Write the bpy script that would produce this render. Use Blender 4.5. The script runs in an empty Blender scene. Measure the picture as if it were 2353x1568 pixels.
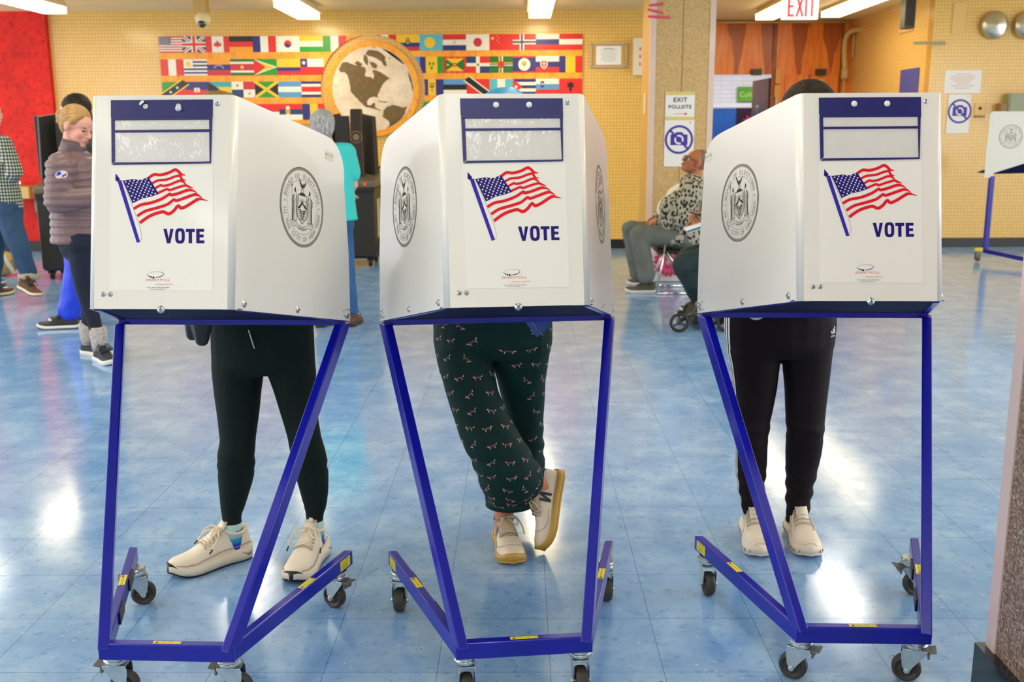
import bpy, bmesh, math, random
from mathutils import Vector, Matrix, noise
from mathutils.bvhtree import BVHTree
V=Vector; PI=math.pi; rad=math.radians
random.seed(7)
SC=bpy.context.scene; COL=SC.collection
# ------------------------------------------------------------------ camera
CAMH=1.44; F=2315.0; PITCH=rad(11.696); YAW=rad(.4727); ROLL=rad(.27546)
def cam_axes():
    r=V((math.cos(YAW),math.sin(YAW),0)); fw0=V((-math.sin(YAW),math.cos(YAW),0))
    fw=fw0*math.cos(PITCH)-V((0,0,1))*math.sin(PITCH); up=fw0*math.sin(PITCH)+V((0,0,1))*math.cos(PITCH)
    c,s=math.cos(ROLL),math.sin(ROLL)
    return r*c-up*s, r*s+up*c, fw
CR,CU,CF=cam_axes()
cd=bpy.data.cameras.new('camera'); cam=bpy.data.objects.new('camera',cd); COL.objects.link(cam)
m=Matrix((CR,CU,-CF)).transposed().to_4x4(); m.translation=V((0,0,CAMH)); cam.matrix_world=m
cd.sensor_width=36; cd.lens=F/2353*36; cd.clip_end=100; cd.clip_start=.05
cd.dof.use_dof=True; cd.dof.focus_distance=2.75; cd.dof.aperture_fstop=6.0
SC.camera=cam
def P(px,py,Y=None,Z=None):
    """a measured point of the photograph, on the vertical plane Y=.. or at the height Z=.."""
    d=CF+CR*((px-1176.5)/F)+CU*((784-py)/F)
    k=Y/d.y if Y is not None else (Z-CAMH)/d.z
    return d*k+V((0,0,CAMH))
SC.view_settings.view_transform='Standard'; SC.view_settings.look='None'; SC.view_settings.exposure=0.38; SC.view_settings.gamma=1
SC.view_settings.use_curve_mapping=False
# ------------------------------------------------------------------ world, daylight and added side fill lights
W=bpy.data.worlds.new('world'); SC.world=W; W.use_nodes=True
W.node_tree.nodes['Background'].inputs[0].default_value=(.93,.95,1,1); W.node_tree.nodes['Background'].inputs[1].default_value=1.9
def area(name,loc,target,sx,sy,power,color):
    l=bpy.data.lights.new(name,'AREA'); l.shape='RECTANGLE'; l.size=sx; l.size_y=sy; l.energy=power; l.color=color
    o=bpy.data.objects.new(name,l); COL.objects.link(o); o.location=loc
    o.rotation_euler=(V(target)-V(loc)).to_track_quat('-Z','Y').to_euler(); return o
area('window_daylight',(-1.0,-4.5,2.3),(0,3,1.0),7,2.2,30,(.96,.98,1.0))
area('side_fill_right',(8.6,3.0,1.9),(0,3,1.1),6,2.0,95,(1.0,.97,.92))  # added fill light, no window there; brightens the right-facing booth wings
area('side_fill_left',(-7.8,3.0,1.9),(0,3,1.1),6,2.0,75,(1.0,.97,.93))  # matching fill added on the left for the wings facing that way
# ------------------------------------------------------------------ materials
def lin(c):
    return tuple(((x/255)/12.92 if x/255<=.04045 else ((x/255+.055)/1.055)**2.4) for x in c)+(1,)
class NT:
    def __init__(s,name):
        s.m=bpy.data.materials.new(name); s.m.use_nodes=True; s.t=s.m.node_tree; s.b=s.t.nodes['Principled BSDF']
    def n(s,t,**k):
        x=s.t.nodes.new(t)
        for a,v in k.items():
            if a.startswith('i_'):
                key=a[2:]; key=int(key) if key.isdigit() else key.replace('_',' ')
                x.inputs[key].default_value=v
            else: setattr(x,a,v)
        return x
    def l(s,a,b): s.t.links.new(a,b)
    def coord(s,scale=(1,1,1),loc=(0,0,0),rot=(0,0,0)):
        g=s.n('ShaderNodeNewGeometry') if False else s.n('ShaderNodeTexCoord')
        mp=s.n('ShaderNodeMapping'); mp.inputs['Scale'].default_value=scale; mp.inputs['Location'].default_value=loc; mp.inputs['Rotation'].default_value=rot
        s.l(g.outputs['Object'],mp.inputs[0]); return mp.outputs[0]
    def noise(s,vec,scale,detail=3,rough=.5):
        x=s.n('ShaderNodeTexNoise'); x.inputs['Scale'].default_value=scale; x.inputs['Detail'].default_value=detail; x.inputs['Roughness'].default_value=rough
        s.l(vec,x.inputs['Vector']); return x.outputs[0]
    def ramp(s,fac,stops,interp='LINEAR'):
        x=s.n('ShaderNodeValToRGB'); x.color_ramp.interpolation=interp; e=x.color_ramp.elements
        while len(e)<len(stops): e.new(.5)
        for i,(p,c) in enumerate(stops): e[i].position=p; e[i].color=c if len(c)==4 else lin(c)
        s.l(fac,x.inputs[0]); return x.outputs[0]
    def mix(s,fac,a,b,mode='MIX'):
        x=s.n('ShaderNodeMix',data_type='RGBA',blend_type=mode)
        for i,v in ((0,fac),(6,a),(7,b)):
            if hasattr(v,'is_linked') or hasattr(v,'links'): s.l(v,x.inputs[i])
            else: x.inputs[i].default_value=v
        return x.outputs[2]
    def math(s,op,a,b=None,c=None):
        x=s.n('ShaderNodeMath',operation=op)
        for i,v in enumerate((a,b,c)):
            if v is None: continue
            if hasattr(v,'links'): s.l(v,x.inputs[i])
            else: x.inputs[i].default_value=v
        return x.outputs[0]
    def bump(s,h,strength=.3,dist=.01):
        x=s.n('ShaderNodeBump'); x.inputs['Strength'].default_value=strength; x.inputs['Distance'].default_value=dist
        s.l(h,x.inputs['Height']); s.l(x.outputs[0],s.b.inputs['Normal'])
    def base(s,c):
        if hasattr(c,'links'): s.l(c,s.b.inputs['Base Color'])
        else: s.b.inputs['Base Color'].default_value=c
    def set(s,**k):
        for a,v in k.items(): s.b.inputs[a.replace('_',' ')].default_value=v
        return s
_mc={}
def M(name,c=(200,200,200),rough=.5,metal=0,var=0,vs=20,bump=0,bs=60,bd=.003,coat=0,vscale=(1,1,1),bscale=(1,1,1),spec=.5,sheen=0):
    if name in _mc: return _mc[name]
    t=NT(name); t.set(Roughness=rough,Metallic=metal); t.b.inputs['Coat Weight'].default_value=coat; t.b.inputs['Coat Roughness'].default_value=.08
    t.b.inputs['Specular IOR Level'].default_value=spec; t.b.inputs['Sheen Weight'].default_value=sheen
    if var:
        n=t.noise(t.coord(vscale),vs); l=lin(c)
        t.base(t.ramp(n,[(.3,tuple(x*(1-var) for x in l[:3])+(1,)),(.7,tuple(min(1,x*(1+var)) for x in l[:3])+(1,))]))
    else: t.base(lin(c))
    if bump: t.bump(t.noise(t.coord(bscale),bs,4),bump,bd)
    _mc[name]=t.m; return t.m
def emis(name,c,s):
    if name in _mc: return _mc[name]
    t=NT(name); t.base(lin(c)); t.b.inputs['Emission Color'].default_value=lin(c); t.b.inputs['Emission Strength'].default_value=s
    _mc[name]=t.m; return t.m
# ------------------------------------------------------------------ mesh building
def tag(o,label=None,cat=None,group=None,kind=None):
    if label: o['label']=label
    if cat: o['category']=cat
    if group: o['group']=group
    if kind: o['kind']=kind
    return o
def thing(name,label,cat,loc=(0,0,0),rz=0,group=None):
    o=bpy.data.objects.new(name,None); COL.objects.link(o); o.location=loc; o.rotation_euler=(0,0,rz); o.empty_display_size=.1
    return tag(o,label,cat,group)
def frame(o,x,z=None,y=None):
    """matrix with origin o, x axis, and z (or y) axis"""
    x=V(x).normalized()
    if z is not None: z=V(z); y=z.cross(x).normalized(); z=x.cross(y)
    else: y=V(y); z=x.cross(y).normalized(); y=z.cross(x)
    m=Matrix((x,y,z)).transposed().to_4x4(); m.translation=V(o); return m
class MB:
    def __init__(s,X=None): s.bm=bmesh.new(); s.mi=0; s.sm=False; s.X=X or Matrix()
    def v(s,p): return s.bm.verts.new(s.X@V(p))
    def f(s,vs,sm=None):
        try: fc=s.bm.faces.new(vs)
        except ValueError: return None
        fc.material_index=s.mi; fc.smooth=s.sm if sm is None else sm; return fc
    def box(s,c,d,M=None):
        M=M or Matrix(); c=V(c); h=V(d)/2
        q=[s.v(M@(c+V((x*h.x,y*h.y,z*h.z)))) for x in (-1,1) for y in (-1,1) for z in (-1,1)]
        for a in ((0,1,3,2),(4,6,7,5),(0,4,5,1),(2,3,7,6),(0,2,6,4),(1,5,7,3)): s.f([q[i] for i in a])
        return s
    def beam(s,a,b,w,h,side,cut_a=None,cut_b=None):
        """bar a-b, w along 'side', h across; ends may be cut by planes (point, normal)"""
        a,b=V(a),V(b); d=(b-a).normalized(); sd=V(side); sd=(sd-d*sd.dot(d)).normalized(); up=d.cross(sd)
        R=[]
        for p,cut in ((a,cut_a),(b,cut_b)):
            r=[]
            for i,j in ((-1,-1),(1,-1),(1,1),(-1,1)):
                q=p+sd*(i*w/2)+up*(j*h/2)
                if cut: n=V(cut[1]); q=q+d*((V(cut[0])-q).dot(n)/d.dot(n))
                r.append(s.v(q))
            R.append(r)
        for k in range(4): s.f([R[0][k],R[0][(k+1)%4],R[1][(k+1)%4],R[1][k]])
        s.f(R[0][::-1]); s.f(R[1]); return s
    def rings(s,R,caps=True,closed=True,sm=True):
        """R: list of lists of points"""
        Q=[[s.v(p) for p in r] for r in R]; n=len(Q[0])
        for i in range(len(Q)-1):
            for k in range(n if closed else n-1): s.f([Q[i][k],Q[i][(k+1)%n],Q[i+1][(k+1)%n],Q[i+1][k]],sm)
        if caps: s.f(Q[0][::-1],sm); s.f(Q[-1],sm)
        return s
    def tube(s,pts,r,seg=8,flat=1.0,nrm=None,caps=True):
        pts=[V(p) for p in pts]; n=len(pts); rs=r if isinstance(r,(list,tuple)) else [r]*n
        R=[]; up=None
        for i,p in enumerate(pts):
            d=(pts[min(i+1,n-1)]-pts[max(i-1,0)]).normalized()
            if up is None:
                up=V(nrm) if nrm else (V((0,0,1)) if abs(d.z)<.9 else V((1,0,0)))
            up=(up-d*up.dot(d)).normalized(); sd=d.cross(up)
            R.append([p+(sd*math.cos(2*PI*k/seg)+up*math.sin(2*PI*k/seg)*flat)*rs[i] for k in range(seg)])
        return s.rings(R,caps)
    def lathe(s,prof,M=None,seg=24,sm=True):
        """prof: (r,z) list, around local z"""
        M=M or Matrix()
        R=[[M@V((max(r,1e-5)*math.cos(2*PI*k/seg),max(r,1e-5)*math.sin(2*PI*k/seg),z)) for k in range(seg)] for r,z in prof]
        return s.rings(R,True,True,sm)
    def cyl(s,a,b,r,seg=16,r2=None):
        a,b=V(a),V(b); return s.lathe([(r,0),(r if r2 is None else r2,(b-a).length)],frame(a,(b-a).orthogonal(),b-a),seg)
    def ell(s,c,r,M=None,seg=16,rg=10):
        M=M or Matrix(); c=V(c); top=s.v(M@(c+V((0,0,r[2])))); bot=s.v(M@(c-V((0,0,r[2])))); Q=[]
        for i in range(1,rg):
            t=PI*i/rg; Q.append([s.v(M@(c+V((r[0]*math.sin(t)*math.cos(2*PI*k/seg),r[1]*math.sin(t)*math.sin(2*PI*k/seg),r[2]*math.cos(t))))) for k in range(seg)])
        for k in range(seg):
            j=(k+1)%seg; s.f([top,Q[0][k],Q[0][j]],True); s.f([Q[-1][j],Q[-1][k],bot],True)
            for i in range(rg-2): s.f([Q[i][k],Q[i+1][k],Q[i+1][j],Q[i][j]],True)
        return s
    def cap(s,a,b,ra,rb=None,seg=14,flat=1.0,nrm=None):
        """tapered capsule"""
        a,b=V(a),V(b); rb=ra if rb is None else rb; d=b-a; L=d.length; d=d/L if L>1e-6 else V((0,0,1))
        up=V(nrm) if nrm is not None else d.orthogonal(); up=(up-d*up.dot(d)).normalized(); sd=d.cross(up); R=[]
        for i in range(1,5): t=PI/2*i/5; R.append((a-d*ra*math.cos(t),ra*math.sin(t)))
        R.append((a,ra)); R.append((b,rb))
        for i in range(4,0,-1): t=PI/2*i/5; R.append((b+d*rb*math.cos(t),rb*math.sin(t)))
        return s.rings([[p+(sd*math.cos(2*PI*k/seg)+up*math.sin(2*PI*k/seg)*flat)*r for k in range(seg)] for p,r in R])
    def poly(s,pts): s.f([s.v(p) for p in pts],False); return s
    def prism(s,pts,t,M=None,sm=False):
        """2-D outline (local xy) extruded along local z by t"""
        M=M or Matrix(); a=[s.v(M@V((p[0],p[1],0))) for p in pts]; b=[s.v(M@V((p[0],p[1],t))) for p in pts]; n=len(pts)
        s.f(a[::-1]); s.f(b)
        for k in range(n): s.f([a[k],a[(k+1)%n],b[(k+1)%n],b[k]],sm)
        return s
    def flat2(s,pts,M,z=0): return s.poly([M@V((p[0],p[1],z)) for p in pts])
    def disc(s,c,r,M,z=0,seg=24,ry=None): return s.flat2([(c[0]+r*math.cos(2*PI*k/seg),c[1]+(ry or r)*math.sin(2*PI*k/seg)) for k in range(seg)],M,z)
    def annulus(s,c,r0,r1,M,z=0,seg=64,a0=0,a1=2*PI):
        full=abs(a1-a0-2*PI)<1e-6; n=seg if full else seg+1
        A=[[s.v(M@V((c[0]+r*math.cos(a0+(a1-a0)*k/seg),c[1]+r*math.sin(a0+(a1-a0)*k/seg),z))) for k in range(n)] for r in (r0,r1)]
        for k in range(seg): j=(k+1)%n; s.f([A[0][k],A[1][k],A[1][j],A[0][j]],False)
        return s
    def line(s,pts,w,M,z=0):
        """flat stroke along 2-D points; w may be a list"""
        n=len(pts); ws=w if isinstance(w,(list,tuple)) else [w]*n; L=[];R=[]
        for i in range(n):
            a=V(pts[max(i-1,0)]); b=V(pts[min(i+1,n-1)]); d=(b-a); d=d.normalized() if d.length>0 else V((1,0)); q=V((-d.y,d.x))*ws[i]/2; p=V(pts[i])
            L.append(s.v(M@V((p.x+q.x,p.y+q.y,z)))); R.append(s.v(M@V((p.x-q.x,p.y-q.y,z))))
        for i in range(n-1): s.f([L[i],R[i],R[i+1],L[i+1]],False)
        return s
    def text(s,body,size,M,z=0,sx=1,offset=0,align='CENTER',space=1.0):
        for (vs,fs) in [glyphs(body,offset,align,space)]:
            q=[s.v(M@V((x*size*sx,y*size,z))) for x,y in vs]
            for f in fs: s.f([q[i] for i in f],False)
        return s
    def geo(s,me,M=None):
        M=M or Matrix(); q=[s.v(M@v.co) for v in me.vertices]
        for p in me.polygons: s.f([q[i] for i in p.vertices],p.use_smooth)
        return s
    def build(s,name,mats,parent=None,bevel=0,bseg=2,sub=0,auto=None,loc=None,weld=False):
        if weld: bmesh.ops.remove_doubles(s.bm,verts=s.bm.verts,dist=1e-5)
        bmesh.ops.recalc_face_normals(s.bm,faces=[f for f in s.bm.faces]) if auto!='keep' else None
        me=bpy.data.meshes.new(name); s.bm.to_mesh(me); s.bm.free()
        for m in (mats if isinstance(mats,(list,tuple)) else [mats]): me.materials.append(m)
        o=bpy.data.objects.new(name,me); COL.objects.link(o)
        if parent: o.parent=parent
        if loc is not None: o.location=loc
        if bevel:
            b=o.modifiers.new('b','BEVEL'); b.width=bevel; b.segments=bseg; b.limit_method='ANGLE'; b.angle_limit=rad(40); b.harden_normals=False
            for p in me.polygons: p.use_smooth=False
        if sub: q=o.modifiers.new('s','SUBSURF'); q.levels=sub; q.render_levels=sub
        return o
_gc={}
def glyphs(body,offset,align,space):
    k=(body,offset,align,space)
    if k not in _gc:
        c=bpy.data.curves.new('t','FONT'); c.body=body; c.size=1; c.align_x=align; c.offset=offset; c.resolution_u=3; c.space_character=space
        o=bpy.data.objects.new('t',c); COL.objects.link(o); dg=bpy.context.evaluated_depsgraph_get(); dg.update()
        me=bpy.data.meshes.new_from_object(o.evaluated_get(dg)); _gc[k]=([(v.co.x,v.co.y) for v in me.vertices],[tuple(p.vertices) for p in me.polygons])
        bpy.data.objects.remove(o); bpy.data.curves.remove(c); bpy.data.meshes.remove(me)
    return _gc[k]
def organic(mb,name,mats,parent=None,voxel=.008,smooth=6,fn=None,extra=None,decim=0):
    """fuse the shapes of mb into one continuous skin"""
    me=bpy.data.meshes.new('tmp'); bmesh.ops.recalc_face_normals(mb.bm,faces=mb.bm.faces[:]); mb.bm.to_mesh(me); mb.bm.free()
    o=bpy.data.objects.new('tmp',me); COL.objects.link(o)
    r=o.modifiers.new('r','REMESH'); r.mode='VOXEL'; r.voxel_size=voxel; r.use_smooth_shade=True
    if smooth: q=o.modifiers.new('s','SMOOTH'); q.factor=.5; q.iterations=smooth
    if decim: q=o.modifiers.new('d','DECIMATE'); q.ratio=decim
    dg=bpy.context.evaluated_depsgraph_get(); dg.update()
    new=bpy.data.meshes.new_from_object(o.evaluated_get(dg)); bpy.data.objects.remove(o); bpy.data.meshes.remove(me)
    if fn:
        nr=[v.normal.copy() for v in new.vertices]
        for v,n in zip(new.vertices,nr): v.co=fn(v.co.copy(),n)
    new.name=name; new.materials.clear()
    for m in (mats if isinstance(mats,(list,tuple)) else [mats]): new.materials.append(m)
    for p in new.polygons: p.use_smooth=True
    if extra:
        bm=bmesh.new(); bm.from_mesh(new); bv=BVHTree.FromBMesh(bm); w=MB(); w.bm.free(); w.bm=bm; extra(w,bv); bm.to_mesh(new); bm.free()
    ob=bpy.data.objects.new(name,new); COL.objects.link(ob); ob.parent=parent; return ob
def copy_tree(o,parent=None):
    c=o.copy(); COL.objects.link(c); c.parent=parent
    for ch in list(o.children): copy_tree(ch,c)
    return c
def lerp(a,b,t): return a+(b-a)*t
def cr(pts,n=8):
    """smooth curve through points"""
    pts=[V(p) for p in pts]; out=[]
    for i in range(len(pts)-1):
        p0,p1,p2,p3=pts[max(i-1,0)],pts[i],pts[i+1],pts[min(i+2,len(pts)-1)]
        for k in range(n):
            t=k/n; out.append(.5*((2*p1)+(p2-p0)*t+(2*p0-5*p1+4*p2-p3)*t*t+(3*p1-p0-3*p2+p3)*t**3))
    out.append(pts[-1]); return out
# ================================================================== the setting
YB=12.72; XR=5.0; YW=15.7; ZC=3.06; ZL=2.90; XP=2.0
def floor_mat():
    t=NT('blue_vinyl_tile'); g=t.n('ShaderNodeTexCoord'); sp=t.n('ShaderNodeSeparateXYZ'); t.l(g.outputs['Object'],sp.inputs[0])
    x0=FX; y0=FY; T=FT
    u=t.math('DIVIDE',t.math('SUBTRACT',sp.outputs[0],x0),T); v=t.math('DIVIDE',t.math('SUBTRACT',sp.outputs[1],y0),T)
    def edge(a):
        f=t.math('FRACT',a); return t.math('MINIMUM',f,t.math('SUBTRACT',1.0,f))
    e=t.math('MINIMUM',edge(u),edge(v)); seam=t.math('LESS_THAN',e,.0035)
    cb=t.n('ShaderNodeCombineXYZ'); t.l(t.math('FLOOR',u),cb.inputs[0]); t.l(t.math('FLOOR',v),cb.inputs[1])
    wn=t.n('ShaderNodeTexWhiteNoise',noise_dimensions='2D'); t.l(cb.outputs[0],wn.inputs[0])
    cloud=t.noise(t.coord((1,1,1)),5,5,.6)
    base=t.ramp(cloud,[(.3,(110,156,212)),(.5,(134,174,222)),(.7,(162,194,230))])
    base=t.mix(t.math('MULTIPLY',wn.outputs[0],.28),base,lin((108,154,210)))
    d1=t.noise(t.coord((1,1,1),(3,1,0),(0,0,.5)),26,4,.6); base=t.mix(t.ramp(d1,[(.55,(0,0,0,1)),(.70,(.38,.38,.38,1))]),base,lin((56,96,172)))
    def fleck(sc,loc,rz,thr,s=70):
        n=t.noise(t.coord(sc,loc,(0,0,rz)),s,2,.5); return t.ramp(n,[(thr,(0,0,0,1)),(thr+.03,(1,1,1,1))])
    base=t.mix(fleck((.55,1.5,1),(0,0,0),.12,.70),base,lin((206,220,232)))
    base=t.mix(fleck((1.4,.5,1),(4,2,0),.35,.725),base,lin((196,212,226)))
    base=t.mix(fleck((.6,1.6,1),(9,5,0),-.15,.715),base,lin((30,58,140)))
    base=t.mix(fleck((1.2,.6,1),(19,7,0),.5,.74,60),base,lin((24,50,120)))
    base=t.mix(t.math('MULTIPLY',seam,.65),base,lin((30,52,96)))
    t.base(base)
    rn=t.noise(t.coord((1,1,1)),9,4,.65); t.l(t.ramp(rn,[(.3,(.10,)*3+(1,)),(.75,(.19,)*3+(1,))]),t.b.inputs['Roughness'])
    bn=t.noise(t.coord((1,1,1)),130,2,.5); h=t.math('SUBTRACT',t.math('MULTIPLY',bn,.10),seam); t.bump(h,.12,.004)
    t.set(Specular_IOR_Level=1.15); return t.m
def tile_mat(name,c1,c2,cm,w=.046,h=.046,axis='XZ',rough=.22,mortar=.0035):
    t=NT(name); g=t.n('ShaderNodeTexCoord'); sp=t.n('ShaderNodeSeparateXYZ'); t.l(g.outputs['Object'],sp.inputs[0]); cb=t.n('ShaderNodeCombineXYZ')
    t.l(sp.outputs[0 if axis[0]=='X' else 1],cb.inputs[0]); t.l(sp.outputs[2],cb.inputs[1])
    b=t.n('ShaderNodeTexBrick',offset=0.0,squash=1.0); t.l(cb.outputs[0],b.inputs[0])
    for k,v in (('Color1',lin(c1)),('Color2',lin(c2)),('Mortar',lin(cm)),('Scale',1.0),('Mortar Size',mortar),('Mortar Smooth',.3),('Brick Width',w),('Row Height',h),('Bias',0.0)): b.inputs[k].default_value=v
    n=t.noise(t.coord(),.9,3); t.base(t.mix(.25,b.outputs[0],t.ramp(n,[(.3,c1),(.7,c2)])))
    t.set(Roughness=rough); t.bump(b.outputs[1],-.25,.002); return t.m
# tile grid measured on the floor: seams run to the far wall
FX=P(1266,1566,Z=0).x; _b=P(2065,1568,Z=0).x; FT=(_b-FX)/3; FY=P(1420,1422,Z=0).y
WALLT=tile_mat('ochre_wall_tile',(236,194,110),(229,184,98),(196,146,64),.040,.040,rough=.2)
def quad(mb,a,b,c,d): mb.poly([a,b,c,d])
def slab(name,x0,x1,y0,y1,z0,z1,mat,kind='structure'):
    return tag(MB().box(((x0+x1)/2,(y0+y1)/2,(z0+z1)/2),(x1-x0,y1-y0,z1-z0)).build(name,mat),kind=kind)
XL=-8.0; XE=9.0; Y0=-5.0
slab('floor',XL,XE,Y0,19.5,-.1,0,floor_mat())
CEIL=M('cream_ceiling_paint',(232,212,160),.7,var=.04,vs=2)
slab('ceiling',XL,XE,Y0,19.5,ZC,ZC+.1,CEIL)
slab('trim_1',XL,XP,9.4,YB,ZL,ZC-.001,CEIL)                        # dropped ceiling band along the flag wall
slab('wall_back',-5.72,2.36,YB,YB+.15,0,ZC,WALLT)
REDM=NT('red_rough_plaster'); n_=REDM.noise(REDM.coord(),14,6,.7); n2=REDM.noise(REDM.coord(),3,3); REDM.base(REDM.mix(REDM.ramp(n2,[(.35,(0,0,0,1)),(.7,(.6,)*3+(1,))]),REDM.ramp(n_,[(.33,(130,10,6)),(.45,(222,24,8)),(.7,(240,40,14))]),lin((176,14,10)))); REDM.set(Roughness=.75); REDM.bump(n_,.6,.02)
slab('wall_back_red',XL,-5.72,YB-.08,YB+.15,0,ZC,REDM.m)
slab('wall_right_back',XR,XE,YB,YB+.15,0,ZC,WALLT)
slab('wall_recess_side',XR,XR+.12,YB+.15,YW,0,ZC,tile_mat('ochre_wall_tile_side',(236,200,124),(230,190,112),(212,166,84),.046,.046,'YZ'))
slab('wall_recess_left',2.24,2.36,YB+.15,YW,0,ZC,tile_mat('ochre_wall_tile_left',(236,194,110),(229,184,98),(196,146,64),.046,.046,'YZ'))
slab('wall_front',XL,XE,Y0-.15,Y0,0,ZC,M('beige_wall_paint',(205,190,160),.7,var=.05))  # unseen wall behind the camera, added to cut light on the booth fronts
BB=M('black_rubber_baseboard',(22,20,18),.35)
slab('baseboard_back',-5.72,2.36,YB-.012,YB,0,.115,BB); slab('baseboard_back_red',XL,-5.72,YB-.11,YB-.08,0,.13,BB)
slab('baseboard_right_back',XR-.012,XE,YB-.012,YB,0,.115,BB); slab('baseboard_recess',XR-.012,XR,YB,YW,0,.115,BB)
def wood_mat():
    t=NT('orange_varnished_veneer'); g=t.n('ShaderNodeTexCoord'); sp=t.n('ShaderNodeSeparateXYZ'); t.l(g.outputs['Object'],sp.inputs[0])
    grain=t.noise(t.coord((6,1,.5)),4,6,.65); base=t.ramp(grain,[(.3,(222,104,24)),(.5,(240,132,40)),(.72,(250,164,70))])
    u=t.math('FRACT',t.math('DIVIDE',t.math('ADD',sp.outputs[0],-3.03),.47)); tri=t.math('ABSOLUTE',t.math('SUBTRACT',u,.5))
    wob=t.noise(t.coord((3,1,1.2)),1.6,3); edge=t.math('ADD',t.math('MULTIPLY',tri,3.2),t.math('MULTIPLY',t.math('SUBTRACT',wob,.5),1.1))
    k=t.math('SUBTRACT',t.math('ADD',sp.outputs[2],-2.05),edge); d=t.ramp(k,[(.0,(0,0,0,1)),(.08,(.75,)*3+(1,))])
    t.base(t.mix(d,base,lin((146,58,10)))); t.set(Roughness=.28); return t.m
WOOD=wood_mat()
# veneer wall with a doorway on its left
DZ=P(1700,171,Y=YW).z; DXa=P(1640,171,Y=YW).x-.5; DXb=P(1777,180,Y=YW).x
mb=MB(); mb.box(((2.36+XR)/2,YW+.05,(DZ+ZC)/2),(XR-2.36,.1,ZC-DZ)); mb.box(((DXb+XR)/2,YW+.05,DZ/2),(XR-DXb,.1,DZ))
tag(mb.build('wall_recess_veneer',WOOD),kind='structure')
d=P(1935,50,Y=YW).x
slab('trim_2',P(1783,45,Y=YW).x-.03,P(1783,45,Y=YW).x+.03,YW-.03,YW,0,ZC,M('brown_door_post',(150,78,30),.4,var=.2,vs=6))
slab('trim_3',d,d+.03,YW-.02,YW,0,ZC,M('brown_door_post'))
# corridor beyond the doorway
WB=tile_mat('white_painted_brick',(226,226,232),(216,218,226),(188,190,200),.2,.075,rough=.5,mortar=.006)
slab('wall_corridor',1.8,6.5,18.6,18.75,0,ZC,WB)
slab('wall_corridor_end',6.5,6.65,YW+.1,18.75,0,ZC,M('white_wall_paint',(225,225,230),.7)); slab('wall_corridor_left',1.7,1.8,YW+.1,18.75,0,ZC,M('white_wall_paint'))
# the right-hand foreground column is part of the building
def granite(name,cs,scale,rough=.4):
    t=NT(name); v=t.n('ShaderNodeTexVoronoi'); v.inputs['Scale'].default_value=scale; t.l(t.coord(),v.inputs['Vector']); sp=t.n('ShaderNodeSeparateColor'); t.l(v.outputs['Color'],sp.inputs[0])
    n=t.noise(t.coord(),scale*.7,4,.7); c=t.ramp(t.math('ADD',t.math('MULTIPLY',sp.outputs[0],.6),t.math('MULTIPLY',n,.45)),[(i/(len(cs)-1),x) for i,x in enumerate(cs)]); t.base(c)
    t.set(Roughness=rough); t.bump(v.outputs['Distance'],.12,.002); return t.m
CG=M('painted_steel_corner_trim',(205,182,180),.4,metal=.0,var=.05,vs=4,coat=.3)
GR=granite('brown_pebble_terrazzo',[(52,38,32),(96,74,62),(122,98,84),(150,130,118),(206,196,186)],175,.45)
cx,cy=P(2264,1482,Z=.15).x,P(2264,1482,Z=.15).y
slab('trim_4',cx,cx+.36,cy-.047,cy,.15,ZC,CG)
slab('wall_column_near',cx+.004,cx+.36,cy-.75,cy-.047,.15,ZC,GR)
slab('baseboard_column_near',cx-.022,cx+.38,cy-.77,cy+.012,0,.15,M('black_glossy_base',(12,22,28),.2,coat=.4))
# far column with terrazzo face and steel corner strips
GT=granite('tan_pebble_terrazzo',[(150,112,62),(186,148,92),(204,166,108),(212,178,122),(232,206,162)],120,.5)
YC=10.0; a=P(1492,200,Y=YC).x; b=P(1640,200,Y=YC).x; w=.055
slab('wall_column_far',a+w,b-w,YC,YC+.62,0,ZC,GT)
SM=M('pinkish_metal_strip',(222,196,180),.35,coat=.4)
slab('trim_5',a,a+w,YC-.006,YC+.06,0,ZC,SM); slab('trim_6',b-w,b,YC-.006,YC+.06,0,ZC,SM)
slab('trim_7',a,a+w,YC+.06,YC+.62,0,ZC,M('ochre_painted_side',(205,160,86),.4)); slab('trim_8',b-w,b,YC+.06,YC+.62,0,ZC,M('ochre_painted_side'))
slab('trim_9',(a+b)/2-.002,(a+b)/2+.002,YC-.002,YC+.01,0,ZC,M('dark_joint',(96,76,44),.8))
slab('baseboard_column_far',a-.01,b+.01,YC-.02,YC+.64,0,.12,BB)
COLX=(a,b)
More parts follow.
